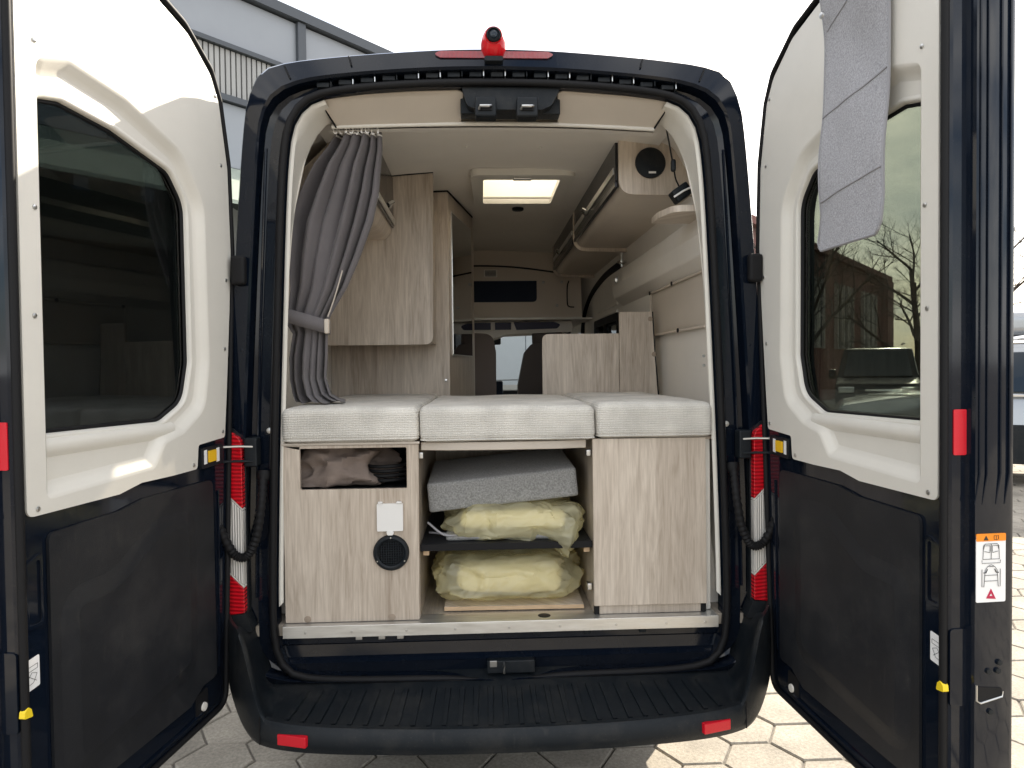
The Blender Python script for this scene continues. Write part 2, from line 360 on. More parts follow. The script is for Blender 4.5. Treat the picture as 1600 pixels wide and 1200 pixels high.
def loft(name, rings, m, parent=None, closed=True, cap=False, smooth=True, ang=35, **k):
    n = len(rings[0]); V = [p for r in rings for p in r]; F = []
    for a in range(len(rings)-1):
        for i in range(n if closed else n-1):
            j = (i+1) % n; F.append((a*n+i, a*n+j, (a+1)*n+j, (a+1)*n+i))
    if cap: F.append(tuple(range(n))[::-1]); F.append(tuple(range((len(rings)-1)*n, len(rings)*n)))
    return mk(name, V, F, m, parent, smooth=smooth, ang=ang, **k)

def grid(name, us, ws, fn, m, parent=None, skip=None, smooth=True, **k):
    V = [fn(a, b) for a in us for b in ws]; nw = len(ws); F = []
    for i in range(len(us)-1):
        for j in range(nw-1):
            if skip and skip((us[i]+us[i+1])/2, (ws[j]+ws[j+1])/2): continue
            F.append((i*nw+j, (i+1)*nw+j, (i+1)*nw+j+1, i*nw+j+1))
    return mk(name, V, F, m, parent, smooth=smooth, **k)

def tubev(pts, r, n=8, closed=False):
    P = [Vector(p) for p in pts]; N = len(P); V = []; F = []; up = None
    for i, p in enumerate(P):
        if closed: t = P[(i+1) % N]-P[i-1]
        else: t = P[min(i+1, N-1)]-P[max(i-1, 0)]
        t = t.normalized() if t.length > 1e-9 else Vector((0, 0, 1))
        if up is None: up = Vector((0, 0, 1)) if abs(t.z) < .9 else Vector((1, 0, 0))
        up = (up-t*up.dot(t))
        up = up.normalized() if up.length > 1e-6 else t.orthogonal().normalized()
        s = t.cross(up); ri = r[i] if isinstance(r, (list, tuple)) else r
        for k in range(n):
            a = 2*math.pi*k/n; V.append(p+(up*math.cos(a)+s*math.sin(a))*ri)
    for i in range(N if closed else N-1):
        for k in range(n):
            j = (i+1) % N; F.append((i*n+k, i*n+(k+1) % n, j*n+(k+1) % n, j*n+k))
    if not closed: F.append(tuple(range(n))[::-1]); F.append(tuple(range((N-1)*n, N*n)))
    return V, F
def tube(name, pts, r, m, parent=None, n=8, closed=False): return mk(name, *tubev(pts, r, n, closed), m, parent, smooth=True, ang=50)

def spline(P, n=8, closed=False):              # Catmull-Rom
    P = [Vector(p) for p in P]; out = []; N = len(P)
    for i in range(N if closed else N-1):
        a = P[(i-1) % N] if closed or i > 0 else P[0]*2-P[1]; b = P[i]; c = P[(i+1) % N]; d = P[(i+2) % N] if closed or i+2 < N else P[-1]*2-P[-2]
        for k in range(n):
            t = k/n; out.append(.5*((2*b)+(c-a)*t+(2*a-5*b+4*c-d)*t*t+(3*b-a-3*c+d)*t**3))
    if not closed: out.append(P[-1])
    return out

def lathe(name, prof, o, ax, m, parent=None, n=24, ang=35):
    o = Vector(o); ax = Vector(ax).normalized(); a = ax.orthogonal().normalized(); b = ax.cross(a)
    rings = [[o+ax*h+(a*math.cos(2*math.pi*k/n)+b*math.sin(2*math.pi*k/n))*max(r, 1e-4) for k in range(n)] for r, h in prof]
    return loft(name, rings, m, parent, ang=ang, cap=True)

def rbox(name, c, h, r, m, parent=None, n=14, puff=0, amp=0, fs=6, rot=None, seed=0, sag=0):   # soft rounded box, c centre, h half sizes
    V = []; F = []
    def co(t, hh): return hh*math.copysign(1-(1-abs(t))**1.6, t)
    for ax in range(3):
        for sg in (-1, 1):
            k = len(V); b, d = (ax+1) % 3, (ax+2) % 3
            for i in range(n+1):
                for j in range(n+1):
                    p = [0, 0, 0]; p[ax] = sg*h[ax]; p[b] = co(2*i/n-1, h[b]); p[d] = co(2*j/n-1, h[d])
                    q = [max(-(h[t]-r), min(h[t]-r, p[t])) for t in range(3)]
                    e = Vector([p[t]-q[t] for t in range(3)]); e = e.normalized()*r if e.length > 1e-9 else e
                    v = Vector(q)+e
                    v.z += puff*(1-(v.x/h[0])**2)*(1-(v.y/h[1])**2)*(1 if v.z > 0 else .2)
                    if amp: v += noise.noise_vector(Vector((v.x*fs+seed, v.y*fs, v.z*fs)))*amp
                    V.append(v)
            for i in range(n):
                for j in range(n):
                    F.append((k+i*(n+1)+j, k+(i+1)*(n+1)+j, k+(i+1)*(n+1)+j+1, k+i*(n+1)+j+1))
    if rot: V = [rot @ v for v in V]
    V = [v+Vector(c) for v in V]
    return mk(name, V, F, m, parent, smooth=True, ang=60, weld=True)

def blob(name, c, h, m, parent=None, nu=64, nv=40, e=.55, crump=.02, fs=7, seed=0, fn=None):      # crumpled lump
    V = []; F = []
    sp = lambda t, p: math.copysign(abs(t)**p, t)
    for i in range(nv+1):
        th = -math.pi/2+math.pi*i/nv
        for j in range(nu):
            ph = 2*math.pi*j/nu
            v = Vector((h[0]*sp(math.cos(th), e)*sp(math.cos(ph), e), h[1]*sp(math.cos(th), e)*sp(math.sin(ph), e), h[2]*sp(math.sin(th), e)))
            q = Vector((v.x*fs+seed, v.y*fs, v.z*fs*1.3))
            d = (1-2*abs(noise.noise(q)))*.6+(1-2*abs(noise.noise(q*2.3)))*.3+(1-2*abs(noise.noise(q*5)))*.14
            v = v*(1+crump*d/max(h)*2.2)+Vector((0, 0, crump*.4*noise.noise(q*1.7)))
            if fn: v = fn(v)
            V.append(v+Vector(c))
    for i in range(nv):
        for j in range(nu):
            F.append((i*nu+j, i*nu+(j+1) % nu, (i+1)*nu+(j+1) % nu, (i+1)*nu+j))
    return mk(name, V, F, m, parent, smooth=True, ang=50, weld=True)

def lin(a, b, n): return [a+(b-a)*i/n for i in range(n+1)]
def ss(a, b, x): t = max(0, min(1, (x-a)/(b-a))); return t*t*(3-2*t)
XZ = lambda a, b, c: (a, c, b)                 # plate in the x-z plane, c along y
YZ = lambda a, b, c: (c, a, b)
XY = lambda a, b, c: (a, b, c)

# ------------------------------------------------------------------ ground
g = grid('ground', [-400, -60, -12, -4, 4, 12, 60, 400], [-400, -60, -12, -4, 4, 12, 60, 400], lambda a, b: (a, b, -.014), 'joint', smooth=False)
tag(g, kind='structure')
pave = grid('paved_yard', lin(-12, 14, 4), lin(-8, 20, 4), lambda a, b: (a, b, -.010), 'joint', smooth=False); tag(pave, kind='structure')
# hexagonal pavers
AF = .285; RX = AF/math.sqrt(3)
hexv = []
for rr_, zz in ((RX-.0045, -.03), (RX-.0045, -.006), (RX-.011, 0)):
    hexv += [(rr_*math.cos(math.pi*k/3), rr_*math.sin(math.pi*k/3), zz) for k in range(6)]
hexf = [tuple(range(12, 18))]+[(a*6+k, a*6+(k+1) % 6, (a+1)*6+(k+1) % 6, (a+1)*6+k) for a in range(2) for k in range(6)]
pv0 = mk('paver', hexv, hexf, 'paver', pave, smooth=False); hexmesh = pv0.data
cells = []
for i in range(-9, 14):
    for j in range(-5, 11):
        x = i*RX*1.5+.06; y = j*AF+(AF/2 if i % 2 else 0)
        cells.append((x, y))
vis = [c for c in cells if -2.05 < c[0] < 2.9 and -.9 < c[1] < 2.9]
vis.sort(key=lambda c: (c[0])**2*.6+(c[1]-.6)**2)
inner = set(vis[:295])
first = True
for c in cells:
    if c not in inner: continue
    if first: o = pv0; first = False
    else: o = pv0.copy(); col.objects.link(o)
    o.location = (c[0], c[1], random.uniform(-.002, .002)); o.rotation_euler = (random.uniform(-.006, .006), random.uniform(-.006, .006), random.choice((0, 1, 2, 3))*math.pi/3)
acc = Acc()
for i in range(-44, 64):
    for j in range(-26, 66):
        x = i*RX*1.5+.06; y = j*AF+(AF/2 if i % 2 else 0)
        if (x, y) in inner or (i in range(-9, 14) and j in range(-5, 11) and (x, y) in inner): continue
        if not (-10 < x < 14 and -7 < y < 18): continue
        acc.add([(v[0]+x, v[1]+y, v[2]) for v in hexv[6:]], [tuple(range(6, 12))]+[(k, (k+1) % 6, 6+(k+1) % 6, 6+k) for k in range(6)])
tag(acc.mk('far_pavers', 'paver', pave, recalc=False), kind='stuff')

# ------------------------------------------------------------------ the van: shell
van = empty('camper_van')
tag(van, 'black high-roof camper van with both rear doors open, showing its bed and lockers', 'camper van')

half = [(.0, 2.705), (.20, 2.70), (.52, 2.676), (.74, 2.648), (.82, 2.61), (.858, 2.52), (.873, 2.44), (.895, 2.2), (.925, 1.78), (.951, 1.35), (.965, 1.0), (.965, .75), (.955, .50)]
halfs = spline([(a, b, 0) for a, b in half], 3)
right_pts = [(p.x, p.y) for p in halfs]                       # top centre down to the right sill
BODY = right_pts+[(-a, b) for a, b in reversed(right_pts) if a > 1e-4]
aph = [(0, 2.575), (.22, 2.571), (.45, 2.556), (.60, 2.534), (.668, 2.498), (.708, 2.435), (.724, 2.35), (.737, 2.2), (.752, 1.9), (.775, 1.35), (.79, .85), (.788, .66), (.765, .575), (.70, .532), (.52, .518), (.22, .512), (.10, .50), (0, .488)]
aphs = [(p.x, p.y) for p in spline([(a, b, 0) for a, b in aph], 4)]
APER = aphs+[(-a, b) for a, b in reversed(aphs[:-1]) if a > 1e-4]
NP = 160; C0 = (0, 1.55)
Bp = polar(BODY, C0, NP); Ap = polar(APER, C0, NP)
def ringY(poly, y): return [(p[0], y, p[1]) for p in poly]
def mixp(a, b, t): return [(p[0]*(1-t)+q[0]*t, p[1]*(1-t)+q[1]*t) for p, q in zip(a, b)]
def mt(t):                                      # wider outer band along the roof than down the pillars
    out = []
    for p, q in zip(Bp, Ap):
        k = t+(.58-.36)*ss(2.35, 2.56, q[1])*(1-abs(t-.42)/.58 if t > .42 else t/.42)
        out.append((p[0]*(1-k)+q[0]*k, p[1]*(1-k)+q[1]*k))
    return out
loft('rear_frame', [ringY(Bp, .10), ringY(Bp, .018), ringY(mt(.05), .0), ringY(mt(.36), -.012), ringY(mt(.40), -.004), ringY(mt(.43), .045),
     ringY(mt(.56), .052), ringY(mt(.60), .030), ringY(mt(.80), .026), ringY(mt(.84), .012), ringY(mixp(Bp, Ap, .97), .012), ringY(Ap, .03), ringY(Ap, .07)], 'paint', van, ang=28)
tube('aperture_seal', ringY(polar(off(Ap, -.010), C0, NP), .004), .013, 'rubber', van, 8, True)
# raised pressing lines on both pillars
for s in (-1, 1):
    tube('pillar_bead', spline([(s*.862, .004, 2.40), (s*.885, .004, 2.1), (s*.905, .004, 1.8), (s*.918, .004, 1.45)], 6), .004, 'paint', van, 6)
    tube('pillar_bead', spline([(s*.80, .024, 2.36), (s*.818, .024, 2.0), (s*.842, .024, 1.5), (s*.858, .024, 1.0), (s*.862, .024, .80)], 6), .005, 'paint', van, 6)
# outer skin: sides and roof, with a skylight hole, side windows
SKX0, SKX1, SKY0, SKY1 = -.055, .345, 1.02, 1.54
OKX0, OKX1, OKY0, OKY1 = -.065, .485, 1.01, 1.66     # the wider opening in the roof skin
right_s = right_pts[:]
sk_left = [(-a, b) for a, b in reversed(right_s) if a > 1e-4]
outline = sk_left+right_s                                     # left sill -> over the roof -> right sill
def insert_x(poly, xs):
    out = []
    for i in range(len(poly)-1):
        out.append(poly[i]); (a, b), (c, d) = poly[i], poly[i+1]
        for x in sorted(xs, reverse=a > c):
            if min(a, c)+1e-4 < x < max(a, c)-1e-4 and b > 2.6: t = (x-a)/(c-a); out.append((x, b+(d-b)*t))
    return out+[poly[-1]]
outline = insert_x(outline, [OKX0, OKX1])
def insert_z(poly, zs):
    out = []
    for i in range(len(poly)-1):
        out.append(poly[i]); (a, b), (c, d) = poly[i], poly[i+1]
        for z in sorted(zs, reverse=b > d):
            if min(b, d)+1e-4 < z < max(b, d)-1e-4: t = (z-b)/(d-b); out.append((a+(c-a)*t, z))
    return out+[poly[-1]]
outline = insert_z(outline, [1.50, 1.92])
ys = [.09, .5, OKY0, OKY1, 2.25, 3.15, 3.85, 4.35, 4.75]
def skin_fn(i, y):
    x, z = outline[int(i)]
    k = 1-.08*max(0, y-4.1)
    return (x*k, y, z-(.10*max(0, y-4.1)*(z > 2.3)))
def skin_skip(i, y):
    a, b = outline[int(i)], outline[int(i)+1]; x, z = (a[0]+b[0])/2, (a[1]+b[1])/2
    if OKX0 < x < OKX1 and OKY0 < y < OKY1 and z > 2.6: return True
    if x > .8 and 2.25 < y < 3.15 and 1.5 < z < 1.92: return True
    if abs(x) > .8 and 3.85 < y < 4.75 and 1.5 < z < 1.92: return True
    return False
grid('body_shell', list(range(len(outline))), ys, skin_fn, 'paint', van, skin_skip, ang=40)
# nose, windscreen surround
def nose(t, s): pass
nz_ = [(4.75, 2.62, .84), (4.80, 2.0, .86), (5.35, 1.30, .90), (5.75, 1.10, .88), (5.95, .85, .86), (5.98, .45, .84)]
rings = []
for y, z, w in nz_: rings.append([(-w, y, z), (-w*.5, y+.04, z+.01), (0, y+.06, z+.015), (w*.5, y+.04, z+.01), (w, y, z)])
loft('forehead', rings[:2], 'paint', van, closed=False)
loft('bonnet', rings[2:], 'paint', van, closed=False)
for s in (-1, 1):
    mk('wing', [(s*.955, 4.75, .5), (s*.92, 4.75, 1.5), (s*.90, 5.35, 1.30), (s*.88, 5.75, 1.10), (s*.86, 5.95, .85), (s*.84, 5.98, .45)], [(0, 1, 2, 3, 4, 5)], 'paint', van)
    tube('windscreen_pillar', [(s*.855, 4.80, 2.0), (s*.90, 5.35, 1.30)], .05, 'paint', van, 8)
    mk('door_window', [(s*.900, 3.85, 1.5), (s*.893, 4.75, 1.5), (s*.872, 4.75, 1.92), (s*.886, 3.85, 1.92)], [(0, 1, 2, 3)], 'clear', van)
loft('windscreen', rings[1:3], 'clear', van, closed=False)
mk('side_window', [(.938, 2.25, 1.5), (.938, 3.15, 1.5), (.912, 3.15, 1.92), (.912, 2.25, 1.92)], [(0, 1, 2, 3)], 'clear', van)
plate('underbody', [(-.95, .08), (.95, .08), (.88, 5.9), (-.88, 5.9)], [], .42, .50, XY, 'rubber', van)
for s in (-1, 1):
    for y in (1.15, 4.85):
        w = lathe('wheel', [(.20, 0), (.33, .01), (.345, .04), (.345, .17), (.33, .20), (.20, .205)], (s*.92, y, .345), (-s, 0, 0), 'tyre', van, 32)
        lathe('rim', [(.02, -.006), (.06, -.012), (.10, .02), (.19, .0), (.205, -.004), (.205, .05)], (s*.92, y, .345), (-s, 0, 0), 'rim', w, 24)

# roof edge: brake light bar with reversing camera, channel clips, roof joints
bl = plate('high_brake_light', rp([(-.195, 2.661), (.175, 2.661), (.198, 2.674), (.175, 2.684), (-.195, 2.684), (-.218, 2.674)], .006), [], -.012, .03, XZ, 'redd', van, bevel=.004)
cmw = blob('reversing_camera', (-.012, .0, 2.708), (.044, .058, .060), 'redg', van, 40, 24, .92, 0, 1, 0, lambda v: Vector((v.x*(1-.12*max(0, v.z)/.060), v.y, v.z)))
lathe('camera_bezel', [(.029, -.006), (.030, .004), (.027, .009), (.024, .004), (.024, -.006)], (-.012, -.052, 2.718), (0, -1, 0), 'redg', cmw, 28)
lathe('lens_glass', [(.014, 0), (.012, .003), (.006, .005), (.001, .0055)], (-.012, -.064, 2.718), (0, -1, 0), 'cglass', cmw, 20)
lathe('camera_lens', [(.024, 0), (.024, .010), (.021, .013), (.018, .007), (.009, .010), (.004, .011)], (-.012, -.052, 2.718), (0, -1, 0), 'plastic', cmw, 28)
plate('camera_foot', rp([(-.045, 2.640), (.021, 2.640), (.019, 2.656), (-.043, 2.656)], .007), [], -.040, .02, XZ, 'plastic', cmw, bevel=.006)
for k in range(17):
    x = -.60+k*.075
    z = 2.617-.041*(x/.6)**2
    box('channel_clip', x-.022, x+.022, .012, .05, z-.010, z+.008, 'plastic', van, .003)
    box('clip_stud', x+.026, x+.030, .006, .05, z-.010, z+.008, 'steel' if k % 3 else 'plastic', van, .001)
for s in (-1, 1):
    tube('roof_joint', [(s*.498, -.0125, 2.630), (s*.503, -.008, 2.652), (s*.508, -.002, 2.666)], .003, 'rubber', van, 6)
    tube('roof_joint', [(s*.705, -.0125, 2.585), (s*.717, -.008, 2.612), (s*.726, -.002, 2.632)], .003, 'rubber', van, 6)

# latch catches at the top of the opening
br = plate('latch_bracket', rp([(-.125, 2.575, .01), (-.105, 2.505, .03), (-.06, 2.495, .01), (.155, 2.495, .01), (.19, 2.51, .03), (.222, 2.572, .01)], .02), [], .015, .07, XZ, 'plastic', van, bevel=.004)
for x in (-.042, .101):
    box('latch_catch', x-.037, x+.037, -.03, .03, 2.455, 2.524, 'plastic', br, .008)
    tube('latch_loop', [(x-.022, -.034, 2.478), (x-.018, -.045, 2.485), (x+.012, -.046, 2.485), (x+.02, -.034, 2.49)], .005, 'steel', br, 6)
    box('latch_slot', x-.024, x+.022, -.034, -.028, 2.474, 2.494, 'rubber', br, .001)

# lower sill: painted apron, aluminium strip
apron = [(.5, .055), (.56, .03), (.575, .05), (.615, .055), (.625, .04), (.662, .04)]
loft('rear_apron', [[(x, y, z) for z, y in apron] for x in lin(-.785, .785, 8)], 'paint', van, closed=False, ang=30)
si = plate('sill_strip', [(-.002, .660), (.004, .660), (.004, .697), (.09, .697), (.09, .702), (-.002, .702)], [], -.768, .768, YZ, 'alu', van, bevel=.0015)
for x in (-.69, -.53, -.34, -.17, .02, .20, .40, .58, .72): lathe('screw', [(.005, 0), (.0045, .002), (.001, .0022)], (x, -.002, .679), (0, -1, 0), 'steel', si, 10)
for x in (-.51, -.43, -.365, -.08, .12, .30, .50): box('apron_clip', x-.012, x+.012, .02, .05, .640, .656, 'steel' if x < -.3 else 'plastic', van, .002)
lk = box('door_striker', -.06, .11, .0, .05, .515, .560, 'plastic', van, .004)
box('striker_pad', -.05, -.025, -.004, .002, .54, .562, 'steel', lk, .001)
tube('striker_loop', [(.0, .0, .555), (.0, -.03, .555), (.0, -.03, .530), (.0, .0, .530)], .004, 'steel', lk, 6)

# bumper with ribbed step
def bf(x): return -.285+.26*(min(abs(x), .95)/.95)**9
def zl(x): return .462+.030*(x/.7)**2+.245*ss(.755, .87, abs(x))
def zb(x): return .372+.024*(x/.7)**2+.10*ss(.76, .95, abs(x))**1.5
xs = sorted(set([-.952, -.948, -.94]+lin(-.93, -.62, 22)+lin(-.62, .62, 20)+lin(.62, .93, 22)+[.94, .948, .952]))
rings = []
for x in xs:
    y = bf(x); zt = zl(x); z0 = zb(x); yb = .0 if abs(x) > .80 else .0
    zi = .497+.22*ss(.80, .90, abs(x))
    rings.append([(x, .10, z0+.0), (x, y+.05, z0), (x, y+.012, z0+.01), (x, y, z0+.03), (x, y-.004, (z0+zt)/2), (x, y+.004, zt-.008), (x, y+.012, zt), (x, y+.030, zt), (x, y+.042, zt-.014), (x, min(-.03, y*.6), zt-.014+(zi-zt)*.45), (x, -.012, zi), (x, .06, zi+.02)])
bump = loft('bumper', rings, 'plastic', van, closed=False, ang=38)
for k in range(29):
    x = -.70+k*.05; y = bf(x); fan = .012*(x/.7)
    zt = zl(x)-.014; zi = .497
    ym = y*.6; zm = zt+(zi-zl(x))*.45; zk = zm+(zi-zm)*(-.05-ym)/(-.012-ym)
    a = [(x-fan*2-.013, -.05, zk-.004), (x-fan*2+.011, -.05, zk-.004), (x+.007, y+.052, zt-.004), (x-.007, y+.052, zt-.004)]
    b = [(p[0], p[1], p[2]+.011) for p in a]; b[0] = (a[0][0]+.004, a[0][1], b[0][2]); b[1] = (a[1][0]-.004, a[1][1], b[1][2])
    mk('step_rib', a+b, BOXF, 'plastic', bump)
for s in (-1, 1):
    rf = box('bumper_reflector', -.049, .049, -.006, .012, -.017, .017, 'refl', bump, .003)
    x = s*.667; rf.location = (x, bf(x)-.003, .447); rf.rotation_euler = (0, 0, s*.29)
    tube('bumper_joint', [(s*.775, bf(.775)-.003, zb(.775)+.02), (s*.775, bf(.775)-.004, zl(.775)-.01)], .0025, 'rubber', bump, 5)
tube('tow_eye', [(-.42+.045*math.cos(a), -.10, .375+.03*math.sin(a)) for a in lin(math.pi, 2*math.pi, 10)], .011, 'steel', van, 8)

# tail lights: red over clear over red, with slanted joints
def taillight(s):
    x0, x1 = .884, .958
    def P(a, b): return (s*(x0+(x1-x0)*a), b)
    secs = [('lens_top', 'red', [(.10, 1.362), (.0, 1.345), (0, 1.125), (1, 1.19), (1, 1.30), (.55, 1.385)]), ('lens_edge', 'white', [(0, 1.123), (0, 1.117), (1, 1.182), (1, 1.188)]), ('lens_reverse', 'clr', [(0, 1.115), (0, .862), (1, .925), (1, 1.18)]),
            ('lens_edge', 'white', [(0, .860), (0, .853), (1, .916), (1, .923)]), ('lens_bottom', 'red', [(0, .851), (0, .768), (1, .752), (1, .914)])]
    root = plate('tail_light', rp([P(-.06, .76), P(1.0, .745), P(1.0, 1.31), P(.55, 1.40), P(-.06, 1.36)], .006), [], -.01, .02, XZ, 'plastic', van, bevel=.003)
    for nme, m, pts in secs:
        pts = [P(a, b) for a, b in pts]
        V = []; n = len(pts)
        for p in pts: V.append((p[0], -.028-.012*(1 if abs(p[0]) < .92 else -.6), p[1]))
        for p in pts: V.append((p[0], .0, p[1]))
        mk(nme, V, [tuple(range(n))]+[(i, (i+1) % n, n+(i+1) % n, n+i) for i in range(n)], m, root, bevel=.002)
    plate('light_foot', rp([(s*.86, .70), (s*.962, .70), (s*.962, .755), (s*.885, .762)], .006), [], -.03, .03, XZ, 'plastic', van, bevel=.005)
for s in (-1, 1): taillight(s)
# wiring hoses between pillars and doors, check straps
for s in (-1, 1):
    pth = spline([(s*.825, .0, 1.235), (s*.822, -.035, 1.14), (s*.836, -.045, 1.035), (s*.86, -.05, .975), (s*.885, -.055, .962), (s*.915, -.06, .985), (s*.95, -.075, 1.07), (s*.965, -.085, 1.11)], 14)
    h = tube('wiring_hose', pth, [.0145+.0022*math.sin(i*2.1) for i in range(len(pth))], 'rubber', van, 10)
    lathe('hose_boot', [(.024, 0), (.024, .02), (.017, .035)], (s*.825, .012, 1.245), (0, -.3, -1), 'rubber', h, 14)
    ck = box('door_check', s*.858-.022, s*.858+.022, -.03, .02, 1.265, 1.365, 'plastic', van, .006)
    for z in (1.335, 1.285): tube('check_rod', [(s*.85, -.028, z), (s*.89, -.05, z+.004), (s*.955, -.07, z+.004)], .0045, 'steel' if z > 1.3 else 'plastic', ck, 6)
    lathe('pillar_bolt', [(.011, 0), (.010, .006), (.004, .007)], (s*.805, .02, 1.385), (0, -1, 0), 'steel', van, 12)
    hg = box('upper_hinge', s*.893-.02, s*.893+.03, -.035, .0, 1.885, 1.985, 'rubber', van, .012)

# ------------------------------------------------------------------ rear doors
HX, HY = .929, -.015
DOOR_OUT = [(.055, .47), (.885, .452), (.885, 2.755), (.45, 2.722), (.22, 2.675), (.07, 2.588), (.018, 2.50), (-.028, 2.30), (-.042, 2.0), (-.028, 1.8), (.0, 1.4), (.03, .9), (.048, .60)]
TRIM_OUT = [(.857, 1.272, .02), (.857, 2.715, .01), (.45, 2.688, .2), (.21, 2.636, .1), (.088, 2.560, .08), (.042, 2.49, .05), (-.004, 2.28, .1), (-.015, 2.0, .1), (.0, 1.8, .1), (.03, 1.5, .1), (.045, 1.372, .012), (.198, 1.362, .012), (.206, 1.288, .014), (.33, 1.286, .02), (.47, 1.288, .03), (.56, 1.272, .03)]
WIN = [(.792, 1.452, .006), (.792, 2.225, .05), (.70, 2.248, .04), (.52, 2.240, .1), (.275, 2.196, .07), (.200, 2.115, .10), (.196, 1.62, .10), (.228, 1.50, .09), (.345, 1.447, .08)]
BOWL = [(.80, 1.302, .02), (.80, 2.31, .04), (.70, 2.345, .06), (.50, 2.33, .15), (.25, 2.262, .14), (.135, 2.13, .14), (.125, 1.62, .14), (.155, 1.47, .1), (.27, 1.405, .05), (.36, 1.385, .04), (.41, 1.318, .04)]
def rear_door(s, ang, glass):
    uv = Vector((s*math.sin(ang), -math.cos(ang), 0)); nv = Vector((-s*math.cos(ang), -math.sin(ang), 0)); H = Vector((s*HX, HY, 0))
    def D(u, z, n): return H+uv*u+nv*n+Vector((0, 0, z))
    out = rp(DOOR_OUT[:1]+DOOR_OUT[1:], .05, 5)
    out = rp([(p[0], p[1], r) for p, r in zip(DOOR_OUT, (.11, .04, .03, .2, .1, .07, .06, .1, .1, .1, .1, .1, .1))], .05, 6)
    hole = rp([(p[0], p[1]) for p in WIN], .08, 5); hole = off(hole, -.012)
    # shell: stepped edge, painted; front face has the window opening
    outc = out if area(out) > 0 else out[::-1]
    prof = [(.022, 0.0), (.010, -.002), (.004, -.010), (.004, -.043), (-.018, -.050), (-.018, -.138), (-.012, -.150), (.03, -.158)]
    rings = [[D(p[0], p[1], n) for p in off(outc, d)] for d, n in prof]
    root = loft('rear_door', rings, 'paint', van, ang=30)
    inner = off(outc, .022)
    plate('inner_skin', inner, [rp(BOWL, .06, 6)], -.006, .0, D, 'paint', root)
    plate('outer_skin', off(outc, .03), [[(max(.05, min(p[0], .83)), p[1]) for p in off(hole, -.13)]], -.158, -.150, D, 'paint', root)
    # rubber seal beside the trim
    seal = [D(p[0], p[1], .004) for p in off(outc, .012)]
    tube('door_seal', seal, .009, 'rubber', root, 8, True)
    # white moulded trim: flat flange, scooped window surround, pocket
    tr = rp(TRIM_OUT, .03, 5); bo = rp(BOWL, .06, 6); wi = rp(WIN, .06, 6)
    plate('trim_panel', tr, [bo], .002, .007, D, 'white', root, bevel=.0025)
    bo = bo if area(bo) > 0 else bo[::-1]; wi = wi if area(wi) > 0 else wi[::-1]
    def boff(d): return [((.799-d*.04) if o[0] > .785 else min(p[0], .797), p[1]) for o, p in zip(bo, off(bo, d))]
    loft('window_surround', [[D(p[0], p[1], n) for p in boff(d)] for d, n in ((-.001, .007), (.003, .0065), (.010, .003), (.022, -.008), (.032, -.014), (.040, -.0165))], 'white', root, ang=60)
    plate('window_bezel', boff(.038), [[(min(p[0], .7945), p[1]) for p in off(wi, -.003)]], -.019, -.0162, D, 'white', root)
    loft('bezel_lip', [[D(p[0], p[1], n) for p in off(wi, d)] for d, n in ((-.016, -.0165), (-.009, -.0135), (-.004, -.015), (.0, -.020), (.001, -.034))], 'white', root, ang=60)
    lg = [[D(u, z, n) for z, n in ((1.442, -.0165), (1.437, -.008), (1.424, -.003), (1.408, -.006), (1.396, -.0165))] for u in (.30, .34, .40, .6, .796)]
    loft('pocket_ledge', lg, 'white', root, closed=False, ang=60)
    wn_ = off(wi, -.004)
    plate('window_glass', wn_, [], -.038, -.034, D, glass, root)
    tube('glass_seal', [D(p[0], p[1], -.032) for p in off(wi, .004)], .006, 'rubber', root, 6, True)
    for u, z in ((.803, 2.345), (.814, 1.968), (.822, 1.723), (.827, 1.287), (.062, 2.50), (.036, 2.28), (.019, 1.90), (.036, 1.668), (.058, 1.392), (.226, 1.302)):
        c = D(u, z, .007); lathe('trim_screw', [(.0062, 0), (.0058, .002), (.003, .0032), (.0008, .0034)], c, nv, 'steel', root, 12)
    # lower black board with stepped relief
    lo = rp([(.125, .60, .02), (.20, .60, .02), (.27, .565, .02), (.80, .565, .03), (.80, 1.225, .02), (.56, 1.228, .02), (.46, 1.243, .02), (.125, 1.243, .03)], .02, 4)
    lp = plate('lower_board', lo, [], .001, .009, D, 'panel', root, bevel=.003)
    rel = rp([(.225, .66, .09), (.772, .60, .09), (.772, 1.08, .09), (.60, 1.08, .12), (.42, 1.175, .12), (.225, 1.175, .09)], .09, 8)
    rel = rel if area(rel) > 0 else rel[::-1]
    loft('board_relief', [[D(p[0], p[1], n) for p in off(rel, d)] for d, n in ((-.001, .009), (.014, .0105), (.036, .0155), (.050, .017))], 'panel', root, ang=60)
    plate('board_field', off(rel, .050), [], .012, .0171, D, 'panel', root)
    # drain recess at the bottom hinge corner
    plate('corner_recess', rp([(.17, .50), (.235, .50), (.235, .575), (.17, .585)], .012), [], .0, .004, D, 'rubber', root, bevel=.002)
    lathe('drain_plug', [(.014, 0), (.013, .005), (.004, .006)], D(.195, .53, .004), nv, 'white', root, 14)
    tube('lower_bead', [D(.16, .515, .002), D(.30, .505, .002), D(.84, .495, .002)], .006, 'paint', root, 6)
    tube('lower_bead', [D(.10, .62, .002), D(.092, .9, .002), D(.085, 1.2, .002)], .004, 'paint', root, 6)
    # check-release button
    hb = plate('release_housing', rp([(.062, 1.288), (.188, 1.284), (.188, 1.350), (.062, 1.352)], .008), [], .0, .010, D, 'plastic', root, bevel=.003)
    plate('release_button', rp([(.110, 1.303), (.152, 1.301), (.152, 1.338), (.110, 1.339)], .002), [], .010, .015, D, 'amber', root, bevel=.002)
    for a, b in ((.086, .104), (.158, .174)): plate('release_label', [(a, 1.298), (b, 1.297), (b, 1.342), (a, 1.343)], [], .010, .0108, D, 'paper', root)
    return root, D, nv, uv
AL, AR = R(10.4), R(4.53)
